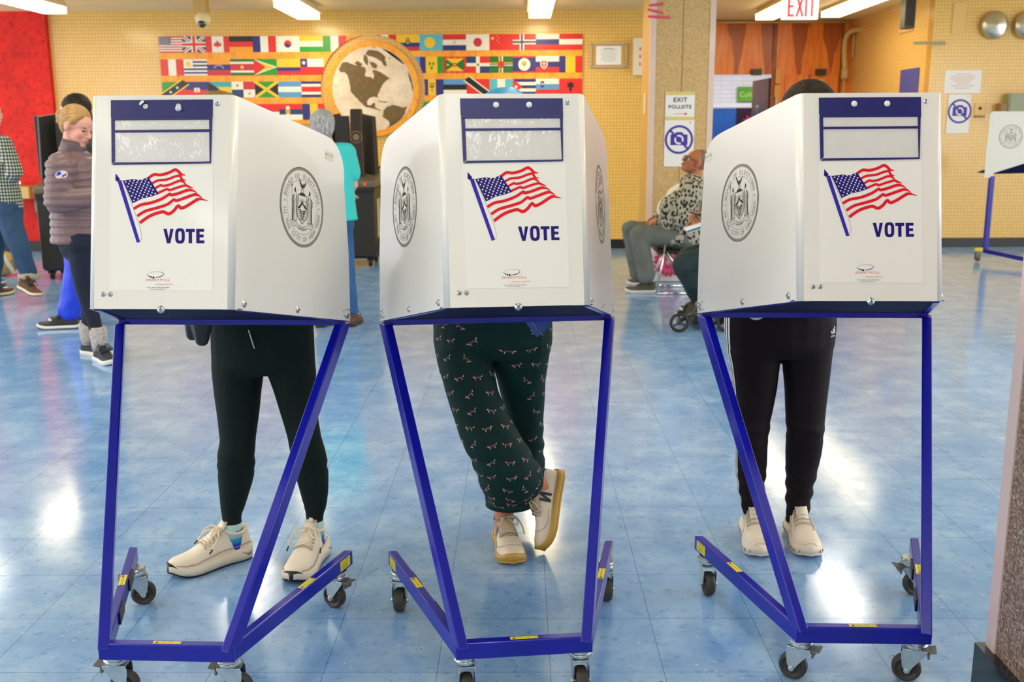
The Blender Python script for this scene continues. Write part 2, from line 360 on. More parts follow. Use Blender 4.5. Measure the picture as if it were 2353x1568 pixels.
# ------------------------------------------------------------------ ceiling lights
GLOW=emis('fluorescent_diffuser',(255,238,196),3.2); HOUS=M('white_enamel_fixture',(236,222,188),.5)
GL2=emis('fluorescent_diffuser_near',(255,244,222),2.4)
def fixture(x,y0,y1,z,label,group='fluorescent ceiling lights',near=False,power=21,w=.25):
    t=thing('ceiling_light',label,'ceiling light',(x,(y0+y1)/2,z),0,group); L=y1-y0
    top=(ZL if (x<XP and y1>9.4+.5) else ZC)-z; hh=min(.15,top-.001)
    MB().rings([[V((sx,yy,zz)) for sx,zz in ((-w/2-.02,.02),(w/2+.02,.02),(w/2-.02,hh),(-w/2+.02,hh))] for yy in (-L/2-.015,L/2+.015)],sm=False).build('housing',HOUS,t)
    if top-hh>.01:
        for yy in (-L*.35,L*.35): MB().cyl((0,yy,hh),(0,yy,top),.012,8).build('hanger_rod',HOUS,t)
    MB().rings([[V((sx,yy,zz)) for sx,zz in ((-w/2,-.05),(w/2,-.05),(w/2+.0,.02),(-w/2,.02))] for yy in (-L/2,L/2)],sm=False).build('diffuser',GL2 if near else GLOW,t)
    l=bpy.data.lights.new('lamp','AREA'); l.shape='RECTANGLE'; l.size=w; l.size_y=L; l.energy=power; l.color=(1,.95,.86) if near else (1,.82,.52)
    o=bpy.data.objects.new('lamp',l); COL.objects.link(o); o.parent=t; o.location=(0,0,-.06)
    return t
ZF=2.74
e=P(710,46,Y=12.35); zf=e.z+.05
fixture(P(710,46,Y=12.3).x,11.1,12.3,zf,'fluorescent ceiling light above the flag banner, left of the globe',power=12)
fixture(P(1240,41,Y=12.3).x,9.9,12.3,zf,'fluorescent ceiling light nearest the middle of the room, above the right flag banner')
fixture(P(162,20,Y=12.0).x,10.2,11.6,zf,'fluorescent ceiling light above the edge of the red wall',power=12)
fixture(P(1757,46,Y=14.3).x,11.9,14.3,P(1757,46,Y=14.3).z+.05,'fluorescent ceiling light just left of the hanging exit sign',power=11)
fixture(P(1908,40,Y=14.3).x,11.6,14.3,P(1908,40,Y=14.3).z+.05,'fluorescent ceiling light just right of the hanging exit sign',power=11)
for X in (-5.2,-2.55,.23,2.98,5.6):
    for yy in (-3.4,-.6,2.1,4.85):
        fixture(X,yy,yy+1.9,zf+.05,'fluorescent ceiling light over the voting booths, out in the hall','fluorescent ceiling lights of the hall',True,10 if yy<6 else 13)
for X in (-5.2,-2.55,2.98): fixture(X,8.2,9.35,zf+.05,'fluorescent ceiling light over the voting booths, out in the hall','fluorescent ceiling lights of the hall',True,10)
l=area('corridor_light',(4.0,17.2,2.9),(4.0,17.2,0),2.5,1,40,(.95,.97,1)); 
# ================================================================== voting booths
PANEL=M('white_enamel_sheet',(234,230,225),.32,var=.015,vs=3,bump=.05,bs=3,bd=.01,coat=.25)
PIN=M('white_enamel_inside',(206,205,203),.4)
BLUE=M('blue_powder_coat',(12,16,156),.28,var=.12,vs=9,coat=.2,spec=.4,bump=.06,bs=40,bd=.001)
NAVY=M('navy_tray_underside',(6,5,58),.75,spec=.15)
STEEL=M('zinc_plated_steel',(188,196,198),.28,1,var=.12,vs=30); CHROME=M('polished_chrome',(215,215,215),.12,1)
RUB=M('dark_grey_rubber_wheel',(52,48,44),.55,var=.15,vs=60); BLK=M('black_plastic',(18,18,18),.4); GRYP=M('grey_plastic_lever',(100,102,100),.5)
VIN=M('royal_blue_vinyl',(18,20,104),.38,bump=.25,bs=9,bd=.006)
INKB=M('printed_blue_ink',(26,2,116),.5,spec=.25); INKL=M('printed_violet_ink',(52,34,168),.5,spec=.25); INKR=M('printed_red_ink',(232,6,34),.5,spec=.25); INKW=M('printed_white_ink',(244,243,242),.45)
INKK=M('printed_black_ink',(62,60,58),.5,spec=.3); INKP=M('printed_pink_ink',(210,96,112),.5); YEL=M('yellow_warning_label',(232,214,34),.4); LABEL=M('white_paper_label',(226,226,230),.5)
def clear_mat():
    t=NT('clear_wrinkled_vinyl'); t.base(lin((232,232,240))); t.set(Roughness=.07,Alpha=.30); t.b.inputs['Specular IOR Level'].default_value=1.0
    n=t.noise(t.coord((1,1,.55)),17,3,.5); t.bump(n,.55,.02); return t.m
CLEAR=clear_mat()
BR=V((.1812,.133,1.0125)); TR=V((.1805,.2476,1.536)); OR=V((.359,.679,.8826))
def mx(v): return V((-v.x,v.y,v.z))
BL,TL,OL=mx(BR),mx(TR),mx(OR)
def panelframe():
    e1=V((1,0,0)); e2=(TR-BR); e2.x=0; e2.normalize(); n=e1.cross(e2)   # n points to -y (outwards)
    m=Matrix((e1,e2,n)).transposed().to_4x4(); m.translation=(BL+BR)/2; return m
PF=panelframe()
def wingframe(sg):
    B,T,O=(BR,TR,OR) if sg>0 else (BL,TL,OL)
    e1=(O-B).normalized(); n=e1.cross(T-B).normalized(); e2=n.cross(e1); 
    if e2.z<0: e2=-e2; 
    if n.x*sg<0: n=-n
    # right handed art frame seen from outside: x to the viewer's right
    return B,e1,e2,n
def artframe(sg,u,v,off=.0006):
    B,e1,e2,n=wingframe(sg); x=e1 if sg>0 else -e1; y=n.cross(x); y=e2
    m=Matrix((x,y,n)).transposed().to_4x4(); m.translation=B+e1*u+e2*v+n*off; return m
WING=[(0,0),(.5885,0),(.5875,.03),(.574,.20),(.556,.31),(.540,.40)]+[(.440+.100*math.cos(a),.430+.100*math.sin(a)) for a in [rad(x) for x in (0,15,30,45,60,75,90)]]+[(.40,.5315),(-.0095,.5357)]
def sheet(pts3,n,t=.003):
    return pts3,[p-n*t for p in pts3]
CROP=lambda cx,cy:(240+cx/3.407,220+cy/3.407)
def g(cx,cy):
    """position on the front panel: (x from its middle, height above its lower edge), metres"""
    px,py=CROP(cx,cy); r=(py-223)/(705-223); xl=217-6*r; wd=320; return ((px-xl)/wd*.3625-.1812, (1-r)*.536)
def gl(L): return [g(*p) for p in L]
def flagart(mb,z0):
    # mats: 0 panel white,1 blue,2 violet,3 red,4 white,5 black,6 pink
    mb.mi=2; mb.flat2(gl([(120,668),(150,664),(293,1138),(268,1145)]),PF,z0)
    mb.mi=1; mb.flat2(gl([(107,613),(138,652),(136,668),(118,674),(104,664)]),PF,z0+.0001)
    mb.mi=5; mb.line(gl([(150,666),(160,664)]+[(160+ (t*128) , 664+t*340) for t in (.2,.5,.8,1)]+[(300,1060),(305,1090),(302,1120),(292,1140)]),.0006,PF,z0)
    # cloth: top and bottom edge curves
    top=cr([(163,668),(200,660),(240,655),(290,662),(340,645),(400,608),(450,612),(500,600),(560,572),(590,580),(612,608),(643,612)],6)
    # stripes given as centre polylines left->right with half widths (crop px)
    S=[([(357,650),(400,622),(450,625),(510,610),(560,586),(585,596),(610,620),(643,626)],11),
       ([(385,690),(430,668),(500,660),(560,638),(600,632),(612,655),(645,668)],9),
       ([(407,728),(452,704),(470,709),(520,700),(590,672),(625,678),(650,706)],9),
       ([(430,764),(500,734),(520,742),(580,722),(640,706),(665,715),(700,726)],9),
       ([(245,884),(300,854),(380,838),(460,808),(520,772),(535,780),(590,766),(660,742),(700,746),(730,763)],11),
       ([(272,940),(330,904),(420,878),(500,852),(550,816),(575,822),(640,800),(710,776),(740,782),(768,802)],11),
       ([(292,992),(350,950),(400,926),(470,908),(512,924),(550,900),(585,862),(610,880),(660,858),(735,812),(775,814),(812,825)],12)]
    mb.mi=3
    for pts,h in S:
        c=cr([V((*p,0)) for p in pts],5); n=len(c); G=[g(p.x,p.y) for p in c]; k=.3625/320/3.407
        w=[2*h*k*(1 if i<n*.8 else max(.12,(n-i)/(n*.2))) for i in range(n)]; mb.line(G,w,PF,z0+.0001)
    mb.mi=1; can=[(163,668),(200,662),(240,656),(300,662),(357,640),(398,705),(437,770),(380,790),(310,805),(236,842)]
    mb.flat2(gl(can),PF,z0+.0002)
    mb.mi=4
    for r in range(9):
        for c in range(6 if r%2==0 else 5):
            u=(c+.5+(0 if r%2==0 else .5))/6.1; v=(r+.75)/9.6
            xa,ya=lerp(163,236,v),lerp(668,842,v); xb,yb=lerp(357,437,v),lerp(640,770,v); x=lerp(xa,xb,u); y=lerp(ya,yb,u)-3*math.sin(u*6)
            ctr=g(x,y); R=.0028
            mb.flat2([(ctr[0]+(R if q%2==0 else R*.42)*math.sin(q*PI/5),ctr[1]+(R if q%2==0 else R*.42)*math.cos(q*PI/5)) for q in range(10)],PF,z0+.0004)
    mb.mi=5
    for pts,h in S:
        c=cr([V((*p,0)) for p in pts],5)
        for sg in (-1,): mb.line([g(p.x,p.y+sg*(h+1.2)) for p in c[:int(len(c)*.85)]],.00025,PF,z0+.00015)
def letters_vote(mb,z):
    """bold condensed capitals"""
    mb.mi=1; y0,y1=1150,1034
    def L(pts): mb.flat2(gl(pts),PF,z)
    L([(471,1038),(497,1038),(511,1108),(513,1108),(524,1038),(549,1038),(524,1149),(499,1149)])
    a=[];b=[]
    for k in range(24):
        t=2*PI*k/24; sx=lambda r,p:r*math.copysign(abs(math.cos(t))**p,math.cos(t)); sy=lambda r,p:r*math.copysign(abs(math.sin(t))**p,math.sin(t))
        a.append((598+sx(37,.75),1092+sy(59,.6))); b.append((598+sx(13,.7),1092+sy(36,.55)))
    A=[mb.v(PF@V((*g(*p),z))) for p in a]; B=[mb.v(PF@V((*g(*p),z))) for p in b]
    for k in range(24): j=(k+1)%24; mb.f([A[k],A[j],B[j],B[k]],False)
    L([(643,1038),(711,1038),(711,1062),(690,1062),(690,1148),(664,1148),(664,1062),(643,1062)])
    L([(722,1038),(782,1038),(782,1060),(748,1060),(748,1081),(778,1081),(778,1103),(748,1103),(748,1126),(784,1126),(784,1148),(722,1148)])
def logo(mb,z):
    mb.mi=1; c=g(410,1388); k=.3625/320/3.407
    el=[(c[0]+62*k*math.cos(t)-6*k*math.sin(t),c[1]+21*k*math.sin(t)+6*k*math.cos(t)) for t in [rad(a) for a in range(150,-105,-8)]]
    n=len(el); mb.line(el,[.0003+.0022*(i/n)**2*(1 if i<n-4 else (n-i)/4) for i in range(n)],PF,z)
    for x,y,r in ((394,1411,8),(377,1407,6.5),(363,1402,5),(354,1396,3.6),(347,1389,2.6)): mb.disc(g(x,y),r*k,PF,z)
    def T(b,cx,cy,h,w,mi,sp=1.0):
        mb.mi=mi; X=PF@Matrix.Translation((*g(cx,cy),0)); n=len(b); xs=[q[0] for q in glyphs(b,0,'CENTER',sp)[0]]; wd=max(xs)-min(xs); mb.text(b,h*k*1.38,X,z,sx=w/h/1.38/wd,space=sp)
    T('SMARTPOLL',428,1438,18,190,6,1.1); T('VOTING BOOTH',476,1469,11,134,3,1.3); T('TOLL FREE: 866-699-5868',428,1491,8,172,1,1.1); T('www.smartpoll.us',428,1503,8,118,1,1.1)
def seal(mb,X,R):
    """round seal with rope ring, lettering, beads and the arms; mats 0 black 1 white"""
    mb.mi=0; k=R
    mb.annulus((0,0),.985*k,1.0*k,X); mb.annulus((0,0),.925*k,.932*k,X); mb.annulus((0,0),.945*k,.955*k,X)
    for i in range(120):
        a=2*PI*i/120; b=a+.06; mb.line([(.955*k*math.cos(a),.955*k*math.sin(a)),(.985*k*math.cos(b),.985*k*math.sin(b))],.009*k,X)
    for i in range(76):
        a=2*PI*i/76; mb.disc((.685*k*math.cos(a),.685*k*math.sin(a)),.0115*k,X,seg=8)
    def ring(s,a0,a1,flip):
        n=len(s)
        for i,ch in enumerate(s):
            if ch==' ': continue
            a=rad(lerp(a0,a1,i/(n-1))); r=(.735 if not flip else .855)*k
            T=X@Matrix.Translation((r*math.cos(a),r*math.sin(a),0))@Matrix.Rotation(a-PI/2 if not flip else a+PI/2,4,'Z')
            mb.mi=0; mb.text(ch,.165*k,T,0,sx=.95,offset=.024); mb.mi=1; mb.text(ch,.165*k,T,.00025,sx=.95,offset=-.010)
    ring('BOARD OF ELECTIONS',163,17,False); ring('IN THE CITY OF NEW YORK',188,352,True)
    mb.mi=0
    for a in (175,5): mb.annulus((.79*k*math.cos(rad(a)),.79*k*math.sin(rad(a))),.014*k,.024*k,X,seg=12)
    def L(p,w): mb.line([(x*k,y*k) for x,y in p],[q*k for q in w] if isinstance(w,list) else w*k,X,.0001)
    def Pp(p): mb.flat2([(x*k,y*k) for x,y in p],X,.0001)
    # shield
    sh=[(-.20,.30),(-.22,.22),(-.18,.16),(-.24,.05),(-.25,-.12),(-.20,-.26),(-.10,-.33),(0,-.42),(.10,-.33),(.20,-.26),(.25,-.12),(.24,.05),(.18,.16),(.22,.22),(.20,.30)]
    L(sh+[sh[0]],.022); L([(x*.82,y*.82) for x,y in sh],.007)
    Pp([(-.22,-.02),(-.12,.04),(0,.16),(.08,.06),(.12,.08),(.22,-.02),(.2,-.05),(.1,0),(0,.08),(-.1,-.03),(-.2,-.06)])
    for i,y in enumerate((-.09,-.13,-.17,-.22,-.27,-.32)):
        w=.2-.028*i; L([(-w,y),(-w*.5,y+.02),(0,y-.02),(w*.5,y+.02),(w,y)],[.012,.03,.014,.034,.012])
    for i in range(7): a=rad(30+20*i); L([(.05*math.cos(a),.1+.05*math.sin(a)),(.15*math.cos(a),.1+.12*math.sin(a))],.008)
    Pp([(-.13,.30),(.13,.30),(.10,.36),(-.10,.36)]); L([(-.14,.33),(.14,.33)],.012)
    # globe and eagle
    mb.annulus((0,.415*k),.045*k,.06*k,X,.0001,20); Pp([(-.04,.47),(-.02,.56),(.03,.60),(.05,.56),(.03,.5),(0,.46)])
    Pp([(0,.52),(-.06,.60),(-.17,.73),(-.14,.62),(-.10,.55),(-.05,.48)]); Pp([(.02,.52),(.08,.60),(.18,.67),(.14,.59),(.10,.53),(.05,.48)])
    # two standing figures
    for sg in (-1,1):
        q=lambda p:[(x*sg,y) for x,y in p]
        L(q([(.30,.36),(.27,.20),(.28,-.05),(.26,-.36)]),.014); L(q([(.36,.30),(.42,.18),(.42,-.1),(.43,-.36)]),[.012,.03,.045,.05]); L(q([(.33,.2),(.34,-.1),(.33,-.36)]),.012); L(q([(.38,.2),(.38,-.1),(.38,-.36)]),.008)
        L(q([(.26,-.37),(.44,-.37)]),.016); Pp(q([(.31,.34),(.30,.40),(.335,.47),(.37,.40),(.36,.34)])); L(q([(.30,.25),(.24,.16),(.27,.08)]),.018); L(q([(.38,.26),(.47,.2),(.46,.05)]),.016)
    L([(-.48,.50),(-.46,-.30)],.010); Pp([(-.50,.46),(-.48,.56),(-.46,.46)])
    # ribbon
    L([(-.50,-.34),(-.40,-.44),(-.28,-.40),(-.18,-.46),(0,-.50),(.18,-.46),(.28,-.40),(.40,-.44),(.50,-.34)],.010); L([(-.50,-.42),(-.40,-.52),(-.27,-.48),(-.17,-.54),(0,-.58),(.17,-.54),(.27,-.48),(.40,-.52),(.50,-.42)],.010)
    L([(-.50,-.34),(-.50,-.42)],.01); L([(.50,-.34),(.50,-.42)],.01)
    mb.text('EXCELSIOR',.075*k,X@Matrix.Translation((0,-.562*k,0)),.0001)
def screw(mb,X,r=.0055,dome=.5):
    """washer and domed head in the local xy plane"""
    mb.mi=0; mb.lathe([(0,0),(r*1.5,0),(r*1.5,.0008),(r,.0012),(r*.93,.0012+r*.35*dome*2),(r*.6,.0012+r*.6*dome*2),(0,.0012+r*.68*dome*2)],X,16)
    mb.mi=1; z=.0014+r*.68*dome*2; mb.flat2([(-r*.6,-r*.12),(r*.6,-r*.12),(r*.6,r*.12),(-r*.6,r*.12)],X,z); mb.flat2([(-r*.12,-r*.6),(r*.12,-r*.6),(r*.12,r*.6),(-r*.12,r*.6)],X,z)
def caster():
    """swivel caster, axis at the origin's vertical, top at z=0, wheel bottom at z=-.125"""
    mb=MB(); mb.lathe([(0,0),(.027,0),(.030,-.004),(.030,-.009),(.0275,-.011),(.031,-.014),(.031,-.021),(.026,-.026),(0,-.026)],None,28)
    mb.box((.006,0,-.028),(.05,.046,.004))
    for s in (-1,1):
        pts=[(-.030,0),(.030,0),(.034,-.012),(.034,-.026),(.030,-.052),(.022,-.066),(.011,-.066),(.004,-.052),(-.022,-.018),(-.030,-.008)]
        mb.prism(pts,.0025,frame((0,s*.0205+(.0012 if s<0 else .0012),-.026),(1,0,0),y=(0,0,1)))
    mb.cyl((.018,-.028,-.088+.0005),(.018,.028,-.088+.0005),.0045,10); mb.lathe([(0,0),(.0085,0),(.0085,.004),(0,.004)],frame((.018,.0215,-.088),(1,0,0),(0,1,0)),6,False); mb.lathe([(0,0),(.0085,0),(.0085,.004),(0,.004)],frame((.018,-.0215,-.088),(1,0,0),(0,-1,0)),6,False)
    c=mb.build('caster',STEEL,bevel=.0012)
    w=MB(); X=frame((.018,-.015,-.0875),(1,0,0),(0,1,0))
    w.lathe([(0,.004),(.010,.004),(.012,.000),(.014,.002),(.018,.006),(.0255,.006),(.027,.001),(.0315,0),(.0355,.003),(.0375,.008),(.0375,.022),(.0355,.027),(.0315,.030),(.027,.029),(.0255,.024),(.018,.024),(.014,.028),(.012,.030),(.010,.026),(0,.026)],X,36)
    w.build('wheel',RUB,c)
    b=MB(); b.box((-.020,0,-.030),(.026,.036,.010)); b.box((-.036,0,-.036),(.020,.040,.005),Matrix.Rotation(rad(12),4,'Y')); b.box((-.034,0,-.042),(.006,.036,.014)); b.build('brake_lever',GRYP,c,bevel=.0015)
    return c
def make_booth(name_label):
    root=thing('voting_booth',name_label,'voting booth',(0,0,0),0,'white voting booths with the painted flag, facing the camera')
    # --- privacy screen: front and two wings in one folded sheet
    mb=MB(); th=.0032; r=.012
    # front panel between folds, with bend strips
    def wl(sg,u,v,off=0):
        B,e1,e2,n=wingframe(sg); return B+e1*u+e2*v+n*off
    def fr(x,y,off=0): return PF@V((x,y,off))
    H=.5357; NV=1
    def skin(off,flip):
        grid=[]
        # columns across the folded sheet: (point at bottom, point at top)
        cols=[]
        bend=[]
        for sg in (-1,1):
            bs=[]
            for k in range(0,6):
                t=k/5; 
                # quadratic bend between a point on the front and one on the wing
                def bz(v): 
                    a=fr(sg*(.1812-r),v,off); c=wl(sg,r,v,off); m=fr(sg*.1812,v,off)*.5+wl(sg,0,v,off)*.5
                    return a*(1-t)**2+m*2*t*(1-t)+c*t*t
                bs.append((bz(0),bz(H)))
            bend.append(bs)
        seq=bend[0][::-1]+bend[1]
        q=[[mb.v(a),mb.v(b)] for a,b in seq]
        for i in range(len(q)-1):
            fv=[q[i][0],q[i+1][0],q[i+1][1],q[i][1]]; mb.f(fv if not flip else fv[::-1],i not in (5,))
        edge=[]
        for sg,e in ((-1,q[0]),(1,q[-1])):
            body=[mb.v(wl(sg,u,v,off)) for u,v in WING[1:-1]]
            fv=[e[0]]+body+[e[1]]
            if sg<0: fv=fv[::-1]
            mb.f(fv if not flip else fv[::-1],False); edge.append([e[0]]+body+[e[1]])
        # outline loop
        loop=[x[0] for x in q]+edge[1][1:-1]+[x[1] for x in q][::-1]+edge[0][1:-1][::-1]
        return loop
    A=skin(0,False); B=skin(-th,True); n=len(A)
    for k in range(n): mb.f([A[k],B[k],B[(k+1)%n],A[(k+1)%n]],False)
    scr=mb.build('privacy_screen',PANEL,root)
    # --- printed sticker on the front
    mb=MB(); st=gl([(68,556),(852,556),(846,1512),(60,1508)]); mb.mi=0; mb.prism(st,.0005,PF@Matrix.Translation((0,0,.0002)))
    mb.build('front_sticker',M('white_sticker_film',(240,237,233),.3,coat=.3),scr)
    mb=MB(); flagart(mb,.0011); mb.build('flag_print',[INKW,INKB,INKL,INKR,INKW,INKK,INKP],scr,auto='keep')
    mb=MB(); letters_vote(mb,.0011); mb.build('vote_lettering',[INKW,INKB],scr,auto='keep')
    mb=MB(); logo(mb,.0011); mb.build('maker_logo',[INKW,INKB,INKL,INKR,INKW,INKK,INKP],scr,auto='keep')
    for sg,u in ((1,.312),(-1,.312)):
        mb=MB(); seal(mb,artframe(sg,u,.303,.0005),.111); s=mb.build('seal_print',[INKK,PANEL],scr,auto='keep')
    # --- vinyl pocket with two clear windows
    z0=.0008; T=.0014
    pk=MB(); 
    def strip(a,b,c,d,zz=z0,t=T): pk.prism([g(*a),g(*b),g(*c),g(*d)],t,PF@Matrix.Translation((0,0,zz)))
    strip((72,182),(850,182),(852,48),(72,48)); strip((76,204),(848,204),(850,180),(76,180),z0+.0012,.0016)
    strip((77,540),(103,520),(103,190),(74,190)); strip((826,520),(836,536),(848,190),(823,190)); strip((78,547),(836,537),(828,522),(102,528)); strip((103,299),(826,296),(826,277),(103,280),z0+.0010,.0014)
    pocket=pk.build('document_pocket',VIN,scr,bevel=.0004,bseg=1)
    for (y0,y1) in ((204,278),(298,526)):
        w=MB(); nx,ny=24,8; G=[]
        for j in range(ny+1):
            row=[]
            for i in range(nx+1):
                u,v=i/nx,j/ny; x,y=g(lerp(103,826,u),lerp(y1,y0,v)); row.append(w.v(PF@V((x,y,.0022+.0022*math.sin(PI*u)*math.sin(PI*v)*(1+.7*noise.noise(V((u*9,v*4,y0))))))))
            G.append(row)
        for j in range(ny):
            for i in range(nx): w.f([G[j][i],G[j][i+1],G[j+1][i+1],G[j+1][i]],True)
        w.build('clear_window',CLEAR,pocket,auto='keep')
    for cx in (341,592):
        w=MB(); w.lathe([(0,0),(.0072,0),(.0078,.0015),(.0070,.004),(.004,.0055),(0,.006)],PF@Matrix.Translation((*g(cx,100),z0+T)),20); w.build('snap_button',M('white_plastic_snap',(232,232,232),.3),pocket)
    # --- screws
    for c in ((380,1655,.0065),(-12-0,1540,.0042),(38+5,1540,.0042)):
        w=MB(); screw(w,PF@Matrix.Translation((*g(c[0]+(20 if c[2]<.005 else 70-0),c[1]),0)),c[2]); w.build('screw',[STEEL,BLK],scr)
    w=MB(); screw(w,PF@Matrix.Translation((*g(888,82),0)),.004); w.build('screw',[STEEL,BLK],scr)
    for sg in (-1,1):
        for u,v in ((.05,.017),(.297,.017),(.565,.016)):
            w=MB(); screw(w,artframe(sg,u,v,0),.0062); w.build('screw',[STEEL,BLK],scr)
        w=MB(); random.seed(3 if sg>0 else 4); X=artframe(sg,0,0,.0004)
        for _ in range(26):     # chipped enamel round the lower rear corner
            u=.585-abs(random.gauss(0,.016)); v=abs(random.gauss(0,.020)); rr=random.uniform(.0008,.0030)
            if u>.583-v*.06 or v<.003: rr*=.6
            c=(u if sg>0 else -u,v+.003); w.flat2([(c[0]+rr*random.uniform(.5,1.3)*math.cos(a),c[1]+rr*random.uniform(.5,1.3)*math.sin(a)) for a in [k*PI/4 for k in range(8)]],X)
        w.build('enamel_chips',M('rusty_black_chip',(34,26,24),.7),scr,auto='keep')
    # --- writing tray
    iy=V((0,1,0)); mb=MB(); 
    a,b,c,d=BL+V((.004,.005,.012)),BR+V((-.004,.005,.012)),OR+V((-.006,-.004,.012)),OL+V((.006,-.004,.012)); dn=V((0,0,-.010))
    mb.rings([[a,b,c,d],[a+dn,b+dn,c+dn,d+dn]],sm=False); mb.build('writing_tray',NAVY,root)
    mb=MB(); mb.beam(OL+V((.012,-.014,.0)),OR+V((-.012,-.014,.0)),.022,.020,(0,1,0))
    mb.build('rear_rail',BLUE,root,bevel=.002)
    for sg in (-1,1):
        B,e1,e2,n=wingframe(sg); mb=MB(); mb.beam(B+e1*.04-n*.012+e2*.004,B+e1*.57-n*.012+e2*.004,.014,.012,n); mb.build('side_rail',BLUE,root,bevel=.001)
        mb=MB(); mb.box((0,0,0),(.05,.03,.002),Matrix.Translation(B-n*.022+e1*.03+e2*.002)@frame((0,0,0),(sg,0,0),e2).to_3x3().to_4x4()); mb.build('corner_plate',M('grey_corner_plate',(70,74,80),.5),root)
    # --- base
    y0=0.0; wf=.1765; z1,z0_=.171,.125; zc=(z1+z0_)/2; hh=z1-z0_
    FRc=V((wf,0,0)); LE=V((.3541,.6074,zc))
    mb=MB(); mb.box((0,.0135,zc),(wf*2,.027,hh)); mb.build('front_rail',BLUE,root,bevel=.004,bseg=3)
    posts=[]
    for sg in (-1,1):
        a=V((sg*(wf-.013),.012,zc)); e=V((sg*(.3541-.013),.6074,zc)); sd=(e-a).cross(V((0,0,1))).normalized()
        mb=MB(); mb.beam(a,e,.026,hh,sd,(a,V((0,1,0))),(e,V((0,1,0)))); leg=mb.build('leg',BLUE,root,bevel=.003)
        d=(e-a).normalized(); inn=sd*(-sg if sd.x*sg>0 else 1); inn=sd if sd.x*sg<0 else -sd
        for t in (.34,.68):
            w=MB(); c=a+(e-a)*t+inn*.0155; w.box((0,0,0),(.085,.005,.036),Matrix.Translation(c)@frame((0,0,0),d,(0,0,1))); w.build('bumper_pad',BLK,leg,bevel=.002)
        # warning labels
        w=MB(); X=frame(a+(e-a)*.60+V((0,0,hh/2+.0004)),d*(1 if sg>0 else -1),(0,0,1)); w.mi=0; w.flat2([(-.035,-.009),(.035,-.009),(.035,.009),(-.035,.009)],X)
        w.mi=1; w.text('DO NOT STEP / CLIMB',.0072,X@Matrix.Translation((.006,-.0028,0)),.0002); w.flat2([(-.032,-.005),(-.022,-.005),(-.027,.005)],X,.0002); w.build('warning_label',[YEL,INKK],leg,auto='keep')
        w=MB(); o=-inn; X=frame(e-d*.045+o*.0134,d*(1 if sg>0 else -1),o); w.mi=0; w.flat2([(-.030,-.016),(.030,-.016),(.030,.016),(-.030,.016)],X)
        w.mi=1; w.text('CAUTION',.011,X@Matrix.Translation((0,.006,0)),.0002)
        for q in range(4): w.line([(-.022,.001-q*.004),(.022-.01*(q%2),.001-q*.004)],.0012,X,.0002)
        w.build('caution_label',[YEL,INKK],leg,auto='keep')
        # slanted post, welded to the front corner and the rear tray corner
        pa=V((sg*.1655,.018,z1-.005)); pb=V((sg*.343,.658,.884)); B,e1,e2,n=wingframe(sg)
        mb=MB(); mb.beam(pa,pb,.028,.040,n,(pa-V((0,0,.005)),V((0,0,1))),(pb-V((0,0,.004)),V((0,0,1)))); post=mb.build('post',BLUE,root,bevel=.003)
        if True:
            dd=(pb-pa).normalized(); X=frame(pb-dd*.085+n*.0134,-dd,n); w=MB(); w.mi=0; w.flat2([(-.05,-.012),(.05,-.012),(.05,.012),(-.05,.012)],X); w.mi=1; random.seed(5)
            x=-.03
            while x<.02: q=random.uniform(.0008,.002); w.flat2([(x,-.002),(x+q,-.002),(x+q,.007),(x,.007)],X,.0002); x+=q+random.uniform(.0008,.0018)
            for q in range(3): w.line([(-.04,-.005-q*.002),(.035-.01*q,-.005-q*.002)],.0007,X,.0002)
            w.build('barcode_label',[LABEL,INKK],post,auto='keep')
    w=MB(); X=frame(V((0,.0135,z1+.0004)),(1,0,0),(0,0,1)); w.mi=0; w.flat2([(-.036,-.0065),(.036,-.0065),(.036,.0065),(-.036,.0065)],X)
    w.mi=1; w.text('DO NOT STEP / CLIMB',.0068,X@Matrix.Translation((.008,-.0024,0)),.0002); w.flat2([(-.031,-.004),(-.022,-.004),(-.0265,.004)],X,.0002); w.build('warning_label',[YEL,INKK],root,auto='keep')
    return root
BPOS=[(-.9025,2.3376,-.0418),(.0094,2.3619,.1129),(.8946,2.4247,-.0288)]
CAST=[[25,200,20,120],[80,-95,90,85],[115,250,-60,190]]     # caster yaw: front left, front right, rear left, rear right (degrees)
CAST=[[178,178,165,70],[92,95,95,80],[35,20,95,175]]
CAST=[[0,0,20,150],[-80,-85,-95,-80],[150,160,-85,0]]
BLAB=['leftmost of the three near white voting booths, its pocket snap buttons hanging open','middle white voting booth, in front of the voter in green patterned trousers','rightmost near white voting booth, in front of the voter in striped black track pants']
booth=make_booth(BLAB[0]); cst=caster()
CP=[(-.150,.040),(.150,.040),(-.318,.560),(.318,.560)]
for i,(x,y,t) in enumerate(BPOS):
    o=booth if i==0 else copy_tree(booth)
    o.location=(x,y,0); o.rotation_euler=(0,0,t); o['label']=BLAB[i]
    BPOS[i]=(x,y,t,o)
for i,(x,y,t,o) in enumerate(BPOS):
    for k,(cx_,cy_) in enumerate(CP):
        c=cst if (i==0 and k==0) else copy_tree(cst); c.parent=o; c.location=(cx_,cy_,.125); c.rotation_euler=(0,0,rad(CAST[i][k])-t)

